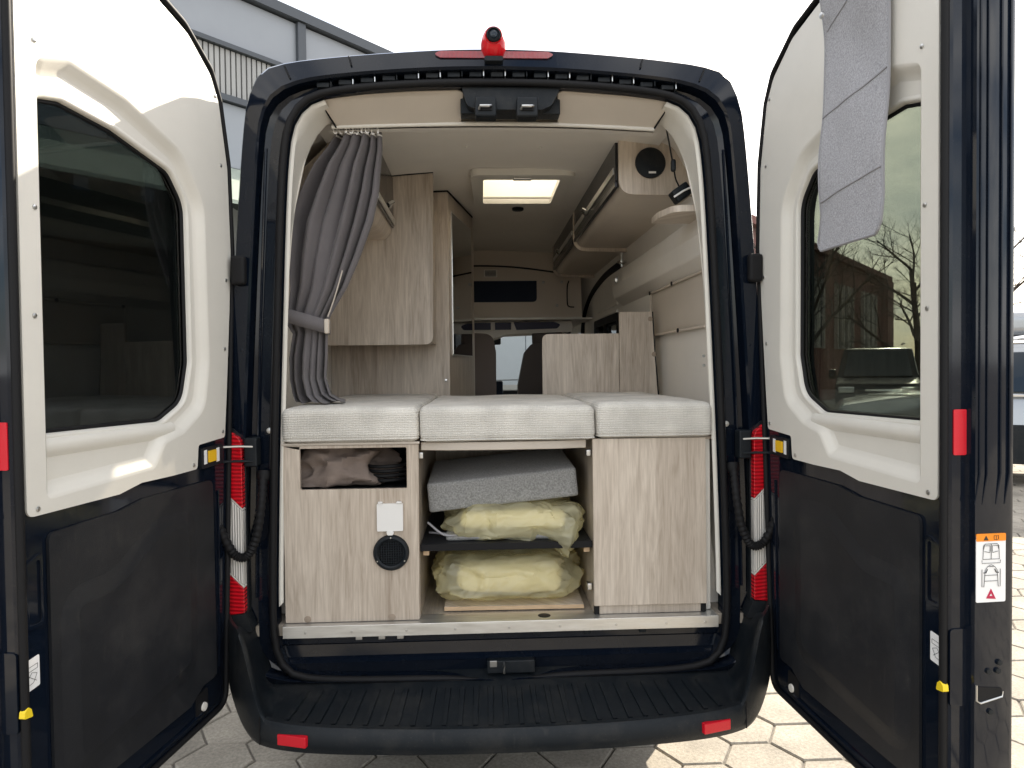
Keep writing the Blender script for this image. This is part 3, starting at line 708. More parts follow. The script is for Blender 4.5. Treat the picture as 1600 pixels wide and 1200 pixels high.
doorL, DL, nL, uL = rear_door(-1, AL, 'glassd')
doorR, DR, nR, uR = rear_door(1, AR, 'glassg')
tag(doorL, 'left rear door with sunlit upper trim'); tag(doorR, 'right rear door with fabric shade over its window')
for D, root, s in ((DL, doorL, -1), (DR, doorR, 1)):
    F = lambda a, b, c, D=D: D(.881+c, b, -a)    # on the free edge: a across thickness, b height, c out of the edge
    plate('edge_reflector', rp([(.012, 1.382), (.044, 1.382), (.044, 1.487), (.012, 1.487)], .004), [], -.006, .003, F, 'refl', root, bevel=.002)
    plate('latch_housing', rp([(.004, .80), (.05, .80), (.05, .98), (.004, .98)], .01), [], -.006, .004, F, 'paint', root, bevel=.004)
    plate('latch_mouth', rp([(.056, .818), (.118, .826), (.118, .846), (.056, .852)], .004), [], .019, .0235, F, 'rubber', root, bevel=.001)
    tube('latch_rim', [F(a, b, .0235) for a, b in ((.054, .856), (.054, .820), (.064, .814), (.118, .826), (.12, .838))], .0025, 'steel', root, 6)
    for a, b in ((.085, .886), (.108, .886), (.112, .905), (.09, .792)): lathe('latch_bolt', [(.007, 0), (.0065, .004), (.002, .0045)], F(a, b, .0215), uL if s < 0 else uR, 'plastic', root, 10)
    for a in (.060, .078, .112, .134):
        tube('edge_bead', [F(a-.01, 1.27, .021), F(a, 1.34, .0235), F(a, 1.8, .0235), F(a, 2.70, .0235)], .0022, 'paint', root, 6)
    # recessed pocket and pull on the inner face beside the board
    plate('inner_recess', rp([(.815, 1.02, .01), (.862, 1.02, .01), (.862, 1.17, .01), (.815, 1.19, .01)], .01), [rp([(.822, 1.03), (.855, 1.03), (.855, 1.16), (.822, 1.175)], .008)], .0, .005, D, 'paint', root, bevel=.002)
    plate('safety_label', rp([(.828, .888), (.872, .882), (.872, .952), (.828, .958)], .004), [], .001, .0018, D, 'paper', root)
    a = Acc()
    for q in ([(.834, .940), (.866, .936), (.866, .926), (.834, .930), (.834, .940)], [(.836, .918), (.850, .924), (.866, .905), (.866, .896), (.846, .900), (.836, .918)], [(.838, .902), (.862, .920)]):
        a.tube([D(u, z, .0022) for u, z in q], .0006, 4)
    a.mk('safety_label_print', 'ink', root)
    plate('emergency_lever', rp([(.862, .832), (.886, .836), (.884, .850), (.874, .858), (.866, .850)], .003), [], .0, .014, D, 'yellow', root, bevel=.003)
# warning label on the edge of the right door
F = lambda a, b, c: DR(.9036+c, b, -a)
plate('door_label', rp([(.052, 1.046), (.126, 1.046), (.126, 1.203), (.052, 1.203)], .004), [], -.004, .0008, F, 'paper', doorR)
plate('door_label_header', rp([(.052, 1.186), (.126, 1.186), (.126, 1.2035), (.052, 1.2035)], .003), [], -.002, .0014, F, 'orange', doorR)
plate('door_label_symbol', [(.070, 1.1885), (.082, 1.1885), (.076, 1.1995)], [], .001, .0020, F, 'ink', doorR)
a = Acc()
def L2(pts, r=.0006): a.tube([F(p[0], p[1], .0018) for p in pts], r, 4)
L2([(.096, 1.190), (.096, 1.199), (.1015, 1.198), (.107, 1.199), (.107, 1.190), (.1015, 1.189), (.096, 1.190)]); L2([(.1015, 1.198), (.1015, 1.189)])
L2([(.068, 1.145), (.070, 1.176), (.074, 1.180), (.104, 1.180), (.108, 1.176), (.110, 1.145), (.068, 1.145)]); L2([(.089, 1.180), (.089, 1.145)]); L2([(.072, 1.163), (.086, 1.160)]); L2([(.092, 1.160), (.106, 1.163)])
L2([(.066, 1.143), (.066, 1.136), (.112, 1.136), (.112, 1.143)]); L2([(.070, 1.168), (.072, 1.176), (.086, 1.176), (.086, 1.162)]); L2([(.092, 1.162), (.092, 1.176), (.106, 1.176), (.108, 1.168)])
L2([(.072, 1.095), (.074, 1.120), (.080, 1.128), (.098, 1.128), (.104, 1.120), (.106, 1.095), (.072, 1.095)]); L2([(.072, 1.108), (.106, 1.108)]); L2([(.066, 1.122), (.066, 1.082), (.071, 1.082), (.072, 1.095)]); L2([(.112, 1.122), (.112, 1.082), (.107, 1.082), (.106, 1.095)])
L2([(.080, 1.122), (.076, 1.114), (.070, 1.114)], .0011); L2([(.098, 1.122), (.102, 1.114), (.108, 1.114)], .0011); L2([(.083, 1.130), (.089, 1.132), (.095, 1.130)])
a.mk('door_label_print', 'ink', doorR)
plate('door_label_triangle', [(.077, 1.055), (.101, 1.053), (.089, 1.077)], [[(.085, 1.060), (.093, 1.060), (.089, 1.067)]], .0006, .0018, F, 'rink', doorR)

# ------------------------------------------------------------------ interior: linings
TP = [(0, 2.548), (.30, 2.54), (.53, 2.520), (.63, 2.475), (.695, 2.36), (.742, 2.15), (.770, 1.85), (.786, 1.45), (.786, 1.0), (.786, .70), (.5, .60), (0, .60)]
tps = [(p.x, p.y) for p in spline([(x, y, 0) for x, y in TP], 4)]
TRI = polar(tps+[(-x, y) for x, y in reversed(tps) if x > 1e-4], C0, NP)
def upper(ring): return [p for p in ring if True]
ksr = [k for k in range(-NP//4, NP//4+1) if TRI[k % NP][1] > .700 and not (TRI[k % NP][1] > 2.4 and TRI[k % NP][0] < .585)]
for ks in (ksr, [NP//2-k for k in ksr]):
    def sel(ring): return [ring[k % NP] for k in ks]
    loft('pillar_trim', [sel(ringY(polar(off(Ap, .004), C0, NP), .028)), sel(ringY(polar(off(Ap, .010), C0, NP), .026)), sel(ringY(polar(off(Ap, .018), C0, NP), .034)), sel(ringY(mixp(Ap, TRI, .6), .085)), sel(ringY(mixp(Ap, TRI, .96), .138)), sel(ringY(TRI, .150))], 'white', van, closed=False, ang=40)
WALLH = [(.80, .69), (.862, .78), (.872, 1.40), (.868, 1.92), (.842, 2.20), (.80, 2.40), (.74, 2.50), (.66, 2.535)]
def wallx(z):
    for (a, b), (c, d) in zip(WALLH, WALLH[1:]):
        if b <= z <= d: return a+(c-a)*(z-b)/(d-b)
    return .8
zs = sorted(set([.69, .78, 1.1, 1.40, 1.50, 1.92, 2.05, 2.20, 2.30, 2.40, 2.45, 2.50, 2.535]))
for s in (-1, 1):
    grid('side_lining', zs, [.14, .6, 1.1, 1.7, 2.25, 3.15, 3.85, 4.75], lambda z, y, s=s: (s*wallx(z), y, z), 'liner', van, (lambda z, y, s=s: (s > 0 and 1.5 < z < 1.92 and 2.25 < y < 3.15) or (1.5 < z < 1.92 and 3.85 < y < 4.75)), ang=50)
    mk('pillar_return', [(s*.742, .142, 2.15), (s*.77, .142, 1.85), (s*.786, .142, 1.45), (s*.786, .142, .70), (s*.862, .146, .70), (s*.872, .146, 1.45), (s*.868, .146, 1.92), (s*.842, .146, 2.2), (s*.80, .146, 2.4), (s*.695, .142, 2.36)], [tuple(range(10))], 'liner', van)
xs_ = sorted(set(lin(-.68, .68, 10)+[SKX0, SKX1])); ysc = [.15, .5, SKY0, SKY1, 2.2, 2.8, 3.35]
ceil_z = lambda x: 2.558-.05*(x/.68)**2
grid('ceiling_lining', xs_, ysc, lambda x, y: (x, y, ceil_z(x)), 'ceil', van, lambda x, y: SKX0 < x < SKX1 and SKY0 < y < SKY1, ang=60)
plate('cabin_floor', [(-.87, .03), (.87, .03), (.87, 4.9), (-.87, 4.9)], [], .66, .6985, XY, 'floor', van)
# valance boards over the opening and the white curtain strip
for xa, xb in ((-.612, -.118), (.612, .213)):
    sg = 1 if xb > 0 else -1
    top = [(xa, 2.520), (xa*.98, 2.536), (xa*.75, 2.553), (xa*.5, 2.564), (xb+sg*.02, 2.570), (xb, 2.560)]
    low = [(xa-sg*.030, 2.476), (xa*.93, 2.478), (xa*.75, 2.483), (xa*.5, 2.487), (xb+sg*.03, 2.490), (xb+sg*.012, 2.494)]
    A = [(a, .040, z) for a, z in top]+[(a, .146, z) for a, z in reversed(low)]
    n = len(A)
    mk('valance_board', A+[(p[0], p[1]+.012, p[2]+.012) for p in A], [tuple(range(n)), tuple(range(2*n-1, n-1, -1))]+[(i, (i+1) % n, n+(i+1) % n, n+i) for i in range(n)], 'vinyl', van, bevel=.004, seg=2)
    tube('valance_seam', [(xa+sg*.004, .036, 2.535), (xa-sg*.010, .09, 2.505), (xa-sg*.028, .146, 2.474)], .0035, 'rubber', van, 6)
box('header_back', -.13, .225, .06, .12, 2.496, 2.565, 'plastic', van, .004)
pts = spline([(-.60, .150, 2.478), (-.30, .150, 2.488), (0, .150, 2.492), (.3, .150, 2.488), (.585, .150, 2.474)], 6)
st = tube('curtain_strip', pts, .0085, 'white', van, 8)
loft('strip_web', [[p+Vector((0, 0, .004)) for p in pts], [p+Vector((0, .09, .045)) for p in pts]], 'vinyl', van, closed=False)
loft('ceiling_edge', [[(p.x*1.03, .155, p.z-.012) for p in pts], [(p.x*1.03, .21, p.z-.006) for p in pts], [(p.x*1.03, .26, ceil_z(p.x)-.002) for p in pts]], 'ceil', van, closed=False)
for x in (-.225, .30): lathe('valance_screw', [(.006, 0), (.005, .003), (.001, .0035)], (x, .118, 2.521), (0, -.7, -.7), 'white', van, 10)

# skylight
zc = 2.555
sf = plate('skylight', rp([(SKX0-.055, SKY0-.075), (SKX1+.06, SKY0-.075), (SKX1+.045, SKY1+.06), (SKX0-.04, SKY1+.06)], .05), [rp([(SKX0+.01, SKY0+.01), (SKX1-.01, SKY0+.01), (SKX1-.01, SKY1-.01), (SKX0+.01, SKY1-.01)], .02)], zc-.034, zc+.0, XY, 'white', van, bevel=.012, seg=3)
def rect(x0, x1, y0, y1, z): return [(x0, y0, z), (x1, y0, z), (x1, y1, z), (x0, y1, z)]
loft('skylight_shaft', [rect(SKX0+.002, SKX1-.002, SKY0+.002, SKY1-.002, zc-.004), rect(OKX0, OKX1, OKY0, OKY1, 2.725)], 'white', sf, smooth=False, solid=.004)
plate('skylight_dome', rp(rect(OKX0-.01, OKX1+.01, OKY0-.01, OKY1+.01, .03), .03), [], 2.732, 2.736, XY, 'dome', sf)
tube('blind_bar', [(SKX0+.012, SKY1-.06, zc-.01), (SKX1-.012, SKY1-.06, zc-.01)], .008, 'white', sf, 8)
box('blind_handle', .10, .19, SKY0-.04, SKY0-.01, zc-.044, zc-.034, 'alu', sf, .004)
lathe('ceiling_lamp', [(.035, 0), (.035, .012), (.028, .016)], (.165, 1.78, 2.553), (0, 0, -1), 'plastic', van, 20)
for x, y in ((-.12, .62), (.20, .62), (.10, 2.55)): lathe('ceiling_stud', [(.007, 0), (.006, .005), (.002, .006)], (x, y, ceil_z(x)), (0, 0, -1), 'white', van, 10)

# ------------------------------------------------------------------ bed boxes and bay
lb = plate('bed_box', [(-.766, .7035), (-.297, .7035), (-.292, 1.328), (-.766, 1.328)], [rp([(-.707, 1.173), (-.335, 1.173), (-.335, 1.318), (-.707, 1.318)], .006)], .030, .046, XZ, 'wood', van, bevel=.0015)
box('top_rail', -.770, -.288, .026, .046, 1.3285, 1.338, 'vinyl', lb, .003)
box('side_board', -.311, -.294, .047, 1.0, .7035, 1.326, 'woodg', lb, .001)
box('niche_floor', -.76, -.312, .047, .50, 1.150, 1.166, 'panel', lb, .001)
box('niche_back', -.76, -.312, .50, .51, 1.150, 1.325, 'panel', lb, .001)
box('niche_side', -.764, -.745, .047, .50, 1.167, 1.325, 'panel', lb, .001)
sc_ = plate('socket_cover', rp([(-.440, 1.024), (-.349, 1.024), (-.349, 1.121), (-.440, 1.121)], .004), [], .018, .030, XZ, 'wplast', lb, bevel=.003)
box('socket_hinge', -.436, -.420, .014, .030, 1.1215, 1.128, 'wplast', lb, .002); box('socket_hinge', -.372, -.353, .014, .030, 1.1215, 1.128, 'wplast', lb, .002)
plate('socket_latch', rp([(-.404, 1.010), (-.385, 1.010), (-.380, 1.024), (-.409, 1.024)], .006), [], .016, .026, XZ, 'wplast', lb, bevel=.002)
vt = lathe('air_vent', [(.046, -.004), (.046, .010), (.052, .014), (.060, .012), (.0635, .004), (.0635, 0), (.046, 0)], (-.393, .030, .946), (0, -1, 0), 'plastic', lb, 40)
lathe('vent_duct', [(.0455, .0), (.0455, -.03), (.001, -.031)], (-.393, .034, .946), (0, -1, 0), 'rubber', vt, 28)
ga = Acc()
for k in range(-5, 6):
    w = math.sqrt(max(0, .045**2-(k*.0085)**2))
    ga.box(-.393-w, -.393+w, .025, .029, .946+k*.0085-.0012, .946+k*.0085+.0012); ga.box(-.393+k*.0085-.0012, -.393+k*.0085+.0012, .0245, .0285, .946-w, .946+w)
ga.mk('vent_grille', 'plastic', vt)
for a in (90, 210, 330): lathe('vent_screw', [(.003, 0), (.0025, .002)], (-.393+.055*math.cos(R(a)), .018, .946+.055*math.sin(R(a))), (0, -1, 0), 'steel', vt, 8)
for x, z in ((-.689, .716), (-.394, .716)): lathe('screw_cap', [(.0125, 0), (.012, .0015), (.010, .002)], (x, .030, z), (0, -1, 0), 'cap', lb, 18)
rb = plate('bed_box', [(.327, .737), (.735, .737), (.733, 1.337), (.325, 1.337)], [], .026, .044, XZ, 'wood', van, bevel=.0015)
box('plinth', .345, .717, .040, .055, .7035, .735, 'wood', rb, .001)
box('side_board', .3285, .346, .058, 1.0, .7035, 1.33, 'woodg', rb, .001)
box('side_board', .738, .760, .060, 1.0, .7035, 1.33, 'white', rb, .002)
for x in (.337, .726): box('box_foot', x-.008, x+.010, .036, .056, .7035, .734, 'rubber', rb, .002)
for x in (-.283, .318):
    for z in ((1.285, .80) if x > 0 else (1.285,)):
        hgo = box('hinge', x-.012, x+.006, .05, .085, z-.012, z+.012, 'steel', rb if x > 0 else lb, .003)
bay = box('bay_back', -.29, .33, .95, .965, .70, 1.33, 'woodg', van, .001)
# bed deck with bowed front rail
bd = plate('bed_deck', [(-.285, .048), (-.18, .026), (0, .018), (.2, .026), (.305, .048), (.305, 1.0), (-.285, 1.0)], [], 1.304, 1.333, XY, 'vinyl', van, bevel=.003)
plate('bed_deck', [(-.86, .05), (-.297, .05), (-.297, 1.33), (-.86, 1.33)], [], 1.3285, 1.3365, XY, 'woodg', van)
plate('bed_deck', [(.327, .05), (.86, .05), (.86, 1.09), (.327, 1.09)], [], 1.3285, 1.3375, XY, 'woodg', van)
# shelf on pine cleats
sh = box('shelf', -.292, .324, .052, .70, .946, .966, 'panel', van, .002)
box('shelf_edging', -.293, .325, .047, .0515, .943, .967, 'rubber', sh, .001)
for x in (-.275, .306): box('shelf_cleat', x-.009, x+.012, .07, .5, .922, .9455, 'ply', sh, .001)
lathe('floor_cap', [(.026, 0), (.026, .002), (.020, .004), (.002, .0042)], (.148, .045, .699), (0, 0, 1), 'plastic', van, 28)

# ------------------------------------------------------------------ furniture above the bed
# left: tall cupboard end, overhead locker, wardrobe with mirror
cup = plate('wall_cupboard', rp([(-.86, 1.712, 0), (-.30, 1.712, .045), (-.29, 2.548, 0), (-.60, 2.525, 0), (-.80, 2.37, 0), (-.86, 2.1, 0)], 0, 6), [], 1.0, 1.018, XZ, 'wood', van, bevel=.0015)
box('cupboard_body', -.85, -.306, 1.0185, 1.345, 1.722, 2.50, 'woodg', cup, .001)
tube('cupboard_top_trim', [(-.51, .995, 2.545), (-.49, .995, 2.532), (-.289, .995, 2.550)], .005, 'rubber', cup, 5)
lk = plate('overhead_locker', rp([(-.86, 2.222, 0), (-.52, 2.222, .04), (-.492, 2.262, .02), (-.492, 2.525, 0), (-.66, 2.515, 0), (-.82, 2.36, 0)], 0, 4), [], .42, .998, XZ, 'wood', van, bevel=.0015)
box('locker_door', -.491, -.482, .44, .985, 2.275, 2.52, 'dark', lk, .003); box('locker_strip', -.4815, -.474, .44, .985, 2.290, 2.318, 'alu', lk, .002)
for y in (.72,): tube('locker_catch', [(-.474, y, 2.33), (-.455, y+.02, 2.345), (-.474, y+.05, 2.33)], .009, 'chrome', lk, 8)
wd = plate('wardrobe', [(-.87, 1.35), (-.236, 1.35), (-.112, 2.0), (-.112, 2.7), (-.87, 2.7)], [], .70, 2.540, XY, 'wood', van, bevel=.001)
mdir = Vector((.124, .65, 0)).normalized(); mn = Vector((mdir.y, -mdir.x, 0)); mo = Vector((-.236, 1.35, 0))
MF = lambda a, b, c: mo+mdir*a+mn*c+Vector((0, 0, b))
plate('mirror_frame', rp([(.065, 1.665), (.60, 1.665), (.60, 2.455), (.065, 2.455)], .003), [], .0005, .004, MF, 'alu', wd)
plate('mirror', rp([(.072, 1.672), (.593, 1.672), (.593, 2.448), (.072, 2.448)], .003), [], .004, .006, MF, 'mirror', wd)
tube('wardrobe_top_trim', [(-.312, 1.345, 2.542), (-.236, 1.345, 2.545), (-.112, 1.995, 2.545)], .005, 'rubber', wd, 5)
lathe('wardrobe_knob', [(.008, 0), (.008, .008), (.003, .009)], (-.258, 1.349, 1.53), (0, -1, 0), 'steel', wd, 12)
# right: low partition, stepped
pt = plate('partition', rp([(.244, 1.40, 0), (.244, 1.763, .035), (.636, 1.763, 0), (.636, 1.40, 0)], 0, 6), [], 1.10, 1.118, XZ, 'wood', van, bevel=.0015)
plate('partition_upright', [(.638, 1.40), (.638, 1.872), (.806, 1.872), (.818, 1.66), (.836, 1.40)], [], 1.094, 1.112, XZ, 'wood', pt, bevel=.0015)
for x, z in ((.797, 1.835), (.815, 1.655)): lathe('screw_cap', [(.0125, 0), (.012, .0015), (.010, .002)], (x, 1.094, z), (0, -1, 0), 'cap', pt, 14)
tube('partition_edge', [(.808, 1.096, 1.872), (.820, 1.096, 1.66), (.838, 1.096, 1.44)], .004, 'rubber', pt, 5)
# right: overhead lockers
prof = rp([(.512, 2.548, 0), (.512, 2.308, .065), (.84, 2.302, 0), (.80, 2.42, 0), (.72, 2.52, 0)], 0, 7)
def locker(y0, y1, spk):
    root = plate('overhead_locker', prof, [], y0, y0+.018, XZ, 'wood', van, bevel=.0015)
    p2 = [(a*.0+min(a, 9), b) for a, b in prof]
    plate('locker_body', off(prof, .006), [], y0+.0185, y1-.0225, XZ, 'vinyl', root)
    box('locker_door', .503, .5165, y0+.03, y1-.03, 2.372, 2.545, 'dark', root, .003)
    box('locker_strip', .4985, .5035, y0+.06, y1-.05, 2.405, 2.435, 'alu', root, .002)
    box('locker_lower_strip', .500, .517, y0+.03, y1-.03, 2.345, 2.370, 'dark', root, .003)
    ym = (y0+y1)/2+.1
    tube('locker_catch', [(.498, ym, 2.415), (.482, ym+.02, 2.43), (.480, ym+.05, 2.425), (.498, ym+.08, 2.41)], .008, 'chrome', root, 8)
    plate('locker_end', off(prof, -.014), [], y1-.022, y1, XZ, 'wood', root, bevel=.002)
    return root
l1 = locker(.45, 1.80, True)
sp = lathe('speaker', [(.060, -.002), (.064, .004), (.062, .009), (.050, .011), (.030, .010), (.012, .0125), (.001, .013)], (.643, .449, 2.436), (0, -1, 0), 'plastic', l1, 40)
plate('speaker_badge', [(.634, 2.391), (.664, 2.391), (.664, 2.399), (.634, 2.399)], [], .4355, .4395, XZ, 'wplast', l1)
l2 = locker(1.805, 3.0, False)
bolt = tube('locker_bolt', [(.795, 1.79, 2.30), (.795, 1.79, 2.20)], .010, 'chrome', van, 8)
lathe('bolt_wheel', [(.028, 0), (.028, .012), (.01, .02)], (.795, 1.79, 2.235), (0, 0, -1), 'chrome', bolt, 12)
lathe('bolt_eye', [(.022, 0), (.022, .02), (.012, .024)], (.80, 1.95, 2.14), (0, -1, 0), 'steel', bolt, 14)
# right wall: duct moulding, padded pocket, small corner shelf
plate('wall_duct', rp([(.866, 1.985, 0), (.806, 2.035, .02), (.79, 2.11, .02), (.80, 2.19, .01), (.842, 2.21, 0)], .02, 4), [], .20, 2.1, XZ, 'liner', van, bevel=.001)
wp = grid('wall_pocket', lin(.40, 1.30, 10), lin(1.755, 1.985, 8), lambda y, z: (.858-.018*max(0, math.sin(math.pi*(y-.40)/.9))**.5*max(0, math.sin(math.pi*(z-1.755)/.23))**.6+.003*noise.noise(Vector((y*9, z*14, 0))), y, z+.035*(y-.4)*0), 'vinyl', van)
tube('pocket_hem', [(.852, .40, 1.985), (.846, .85, 1.985), (.852, 1.30, 1.985)], .006, 'tan', wp, 6); tube('pocket_hem', [(.854, .40, 1.757), (.848, .85, 1.757), (.854, 1.30, 1.757)], .006, 'tan', wp, 6); tube('pocket_hem', [(.852, 1.30, 1.985), (.848, 1.30, 1.87), (.854, 1.30, 1.757)], .006, 'tan', wp, 6)
for y, z in ((.85, 1.985), (1.28, 1.985), (.75, 1.758), (1.22, 1.758)): lathe('pocket_snap', [(.011, 0), (.010, .005), (.004, .006)], (.842, y, z), (-1, 0, 0), 'rubber', wp, 12)
cs = plate('corner_shelf', rp([(.64, .32, .03), (.67, .20, .05), (.80, .18, 0), (.80, .42, 0), (.64, .42, 0)], 0, 6), [], 2.180, 2.205, XY, 'wood', van, bevel=.002)
# seat belt buckle hanging at the right pillar
sb = plate('belt_buckle', rp([(.775, 2.09), (.80, 2.10), (.806, 2.03), (.802, 1.985), (.772, 1.985), (.770, 2.04)], .008), [], .13, .155, XZ, 'plastic', van, bevel=.006)
box('belt_tongue', .782, .797, .138, .146, 2.09, 2.135, 'rubber', sb, .002); box('buckle_button', .770, .785, .126, .136, 1.998, 2.022, 'redb', sb, .003)
for z in (1.63, 1.595): lathe('pillar_screw', [(.006, 0), (.005, .003)], (.752, .10, z), (-.7, -.7, 0), 'steel', van, 10)

# ------------------------------------------------------------------ the cab beyond
bh = plate('cab_bulkhead', [(-.87, 2.005), (.77, 2.005), (.76, 2.41), (.66, 2.53), (0, 2.556), (-.66, 2.53), (-.80, 2.41)], [], 3.30, 3.32, XZ, 'tan', van)
plate('bulkhead_panel', rp([(-.50, 2.132, .03), (.397, 2.132, .035), (.397, 2.304, .005), (-.50, 2.304, .005)], .02), [], 3.292, 3.299, XZ, 'screen', bh, bevel=.002)
vg = box('cab_vent', -.035, .075, 3.285, 3.299, 2.335, 2.395, 'liner', bh, .004)
for k in range(5): box('vent_slat', -.025, .065, 3.280, 3.286, 2.342+k*.010, 2.347+k*.010, 'panel', vg, .001)
tube('bulkhead_cove', spline([(-.7, 3.27, 2.40), (-.2, 3.28, 2.425), (.2, 3.28, 2.415), (.62, 3.27, 2.36)], 6), .007, 'panel', bh, 6)
box('bulkhead_rail', -.87, .77, 3.27, 3.32, 1.985, 2.006, 'white', bh, .004)
for x, z in ((.45, 2.29), (.56, 2.10), (.60, 2.29)): lathe('coat_hook', [(.010, 0), (.008, .012), (.012, .02), (.004, .024)], (x, 3.292, z), (0, -1, 0), 'steel', bh, 10)
tube('grab_cord', spline([(.66, 3.28, 2.30), (.645, 3.27, 2.25), (.645, 3.27, 2.12), (.66, 3.27, 2.09), (.70, 3.27, 2.085)], 5), .005, 'rubber', bh, 6)
plate('cab_headliner', [(-.88, 3.32), (.88, 3.32), (.86, 4.85), (-.86, 4.85)], [], 1.99, 2.004, XY, 'liner', van)
hsf = plate('cab_shelf', rp([(-.80, 1.86, .05), (.05, 1.84, .05), (.14, 1.875, .05), (.72, 1.895, .04), (.70, 1.985, 0), (-.80, 1.985, 0)], .03), [], 3.45, 3.90, XZ, 'liner', van, bevel=.006)
for xa, xb in ((-.60, -.30), (-.27, .02), (.055, .19)): box('shelf_slot', xa, xb, 3.440, 3.449, 1.915, 1.975, 'blue', hsf, .003)
plate('shelf_slot', rp([(.235, 1.912, .005), (.58, 1.922, .03), (.61, 1.955, .02), (.55, 1.978, .02), (.21, 1.978, .005)], .01), [], 3.440, 3.449, XZ, 'blue', hsf, bevel=.002)
def seat(x, m, y=3.35):
    out = rp([(-.27, .95, .05), (.27, .95, .05), (.255, 1.45, .1), (.20, 1.72, .07), (.13, 1.80, .05), (-.13, 1.80, .05), (-.20, 1.72, .07), (-.255, 1.45, .1)], .05, 5)
    root = plate('cab_seat', [(x+a, b) for a, b in out], [], y, y+.14, XZ, m, van, bevel=.035, seg=4)
    rbox('headrest', (x, y+.07, 1.84), (.13, .05, .075), .04, m, root, 8)
    rbox('seat_base', (x, y+.35, .98), (.26, .28, .10), .05, m, root, 8)
    return root
so = plate('cab_seat', rp([(-.50, .95, .05), (.052, .95, .05), (.056, 1.72, .02), (.03, 1.87, .12), (-.45, 1.89, .12)], .05, 6), [], 3.2, 3.34, XZ, 'seatl', van, bevel=.02, seg=3); rbox('seat_base', (-.22, 3.55, .98), (.26, .28, .10), .05, 'seatl', so, 8); seat(.50, 'seat', 3.45)
dsh = plate('dashboard', [(4.25, .72), (4.30, 1.25), (4.42, 1.38), (4.75, 1.42), (5.25, 1.30), (5.25, .72)], [], -.84, .84, YZ, 'panel', van, bevel=.02)
box('dash_screen', -.10, .14, 4.22, 4.26, 1.30, 1.47, 'screen', dsh, .01)
rbox('rear_view_mirror', (.02, 4.72, 1.87), (.12, .025, .04), .02, 'plastic', van, 8)
# sliding side door frame seen past the partition
sdn = tube('sliding_door_seal', spline([(.835, 1.95, 2.25), (.838, 2.6, 2.245), (.845, 3.2, 2.19), (.852, 3.6, 2.09), (.858, 3.82, 1.96), (.860, 3.86, 1.75), (.860, 3.86, 1.45)], 6), .024, 'rubber', van, 8)
for zz in (2.02, 1.97): tube('door_card_bead', [(.858, 2.25, zz), (.858, 3.0, zz)], .012, 'liner', van, 6)
plate('side_window_frame', rp([(2.20, 1.45), (3.20, 1.45), (3.20, 1.96), (2.20, 1.96)], .03), [rp([(2.27, 1.51), (3.13, 1.51), (3.13, 1.91), (2.27, 1.91)], .05)], .850, .872, YZ, 'rubber', van, bevel=.004)

# ------------------------------------------------------------------ loose things on and under the bed
def cushion(x0, x1, y0, y1, z0, z1, label, sd):
    root = rbox('mattress_cushion', ((x0+x1)/2, (y0+y1)/2, (z0+z1)/2), ((x1-x0)/2, (y1-y0)/2, (z1-z0)/2), .028, 'matt', None, 18, puff=.006, amp=.004, fs=5, seed=sd)
    tag(root, label, 'cushion', 'mattress cushions')
    for z, nm in ((z0+.012, 'piping'), (z1-.020, 'piping')):
        q = rp([(x0+.003, y0+.003), (x1-.003, y0+.003), (x1-.003, y1-.003), (x0+.003, y1-.003)], .028, 5)
        tube(nm, [(a, b, z+.002*math.sin(a*21+sd)) for a, b in q], .0032 if z < z0+.05 else .0015, 'matt', root, 6, True)
    return root
cushion(-.768, -.289, .010, 1.33, 1.3375, 1.462, 'left mattress cushion, under the foot of the grey curtain', 1)
cushion(-.286, .334, .002, 1.0, 1.334, 1.462, 'widest mattress cushion in the middle, above the open bay', 4)
cushion(.338, .758, .012, 1.09, 1.338, 1.466, 'right mattress cushion on the closed wooden box', 9)

# grey curtain, tied back
rows = [(2.482, -.600, -.432, .030), (2.468, -.602, -.430, .030), (2.42, -.628, -.430, .034), (2.35, -.680, -.438, .036), (2.255, -.729, -.446, .036), (2.15, -.770, -.468, .034), (2.02, -.778, -.515, .030), (1.90, -.775, -.566, .026), (1.80, -.785, -.625, .020), (1.765, -.790, -.640, .016), (1.73, -.770, -.640, .018), (1.64, -.785, -.642, .026), (1.56, -.785, -.648, .028), (1.50, -.775, -.630, .034), (1.482, -.770, -.600, .045), (1.474, -.765, -.575, .060)]
ZR = []
for i in range(len(rows)-1):
    for k in range(5):
        t = k/5; ZR.append(tuple(a+(b-a)*t for a, b in zip(rows[i], rows[i+1])))
ZR.append(rows[-1])
NC = 110
def cur(i, j):
    z, xl, xr, am = ZR[int(i)]; s = j/NC
    ph = 2*math.pi*(4.9*s**1.35)+.5*math.sin(z*5)+2.6*noise.noise(Vector((z*1.3, s*2.4, 3)))
    x = xl+(xr-xl)*(s+.018*math.sin(ph*1.0+1.1))
    y = .205+am*(.65+.7*noise.noise(Vector((s*3, z*1.5, 5))))*math.sin(ph)+.8*am*noise.noise(Vector((s*5, z*3, 1.7)))+.012*math.sin(s*9)
    zz = z+.012*noise.noise(Vector((s*4, z*2, 8)))
    return (x, y, zz)
cu = grid('curtain', list(range(len(ZR))), list(range(NC+1)), cur, 'curtain', None, ang=80, solid=.002)
tag(cu, 'grey curtain gathered and tied back at the left of the opening', 'curtain')
tb = [(-.806, .155, 1.800), (-.76, .150, 1.790), (-.70, .158, 1.772), (-.645, .175, 1.756), (-.63, .20, 1.752)]
tbs = spline(tb, 5)
loft('tie_band', [[p+Vector((0, 0, .026)) for p in tbs], [p+Vector((0, -.004, 0)) for p in tbs], [p+Vector((0, 0, -.026)) for p in tbs]], 'curtain', cu, closed=False, solid=.004)
box('tie_buckle', -.645, -.628, .165, .185, 1.728, 1.782, 'vinyl', cu, .004)
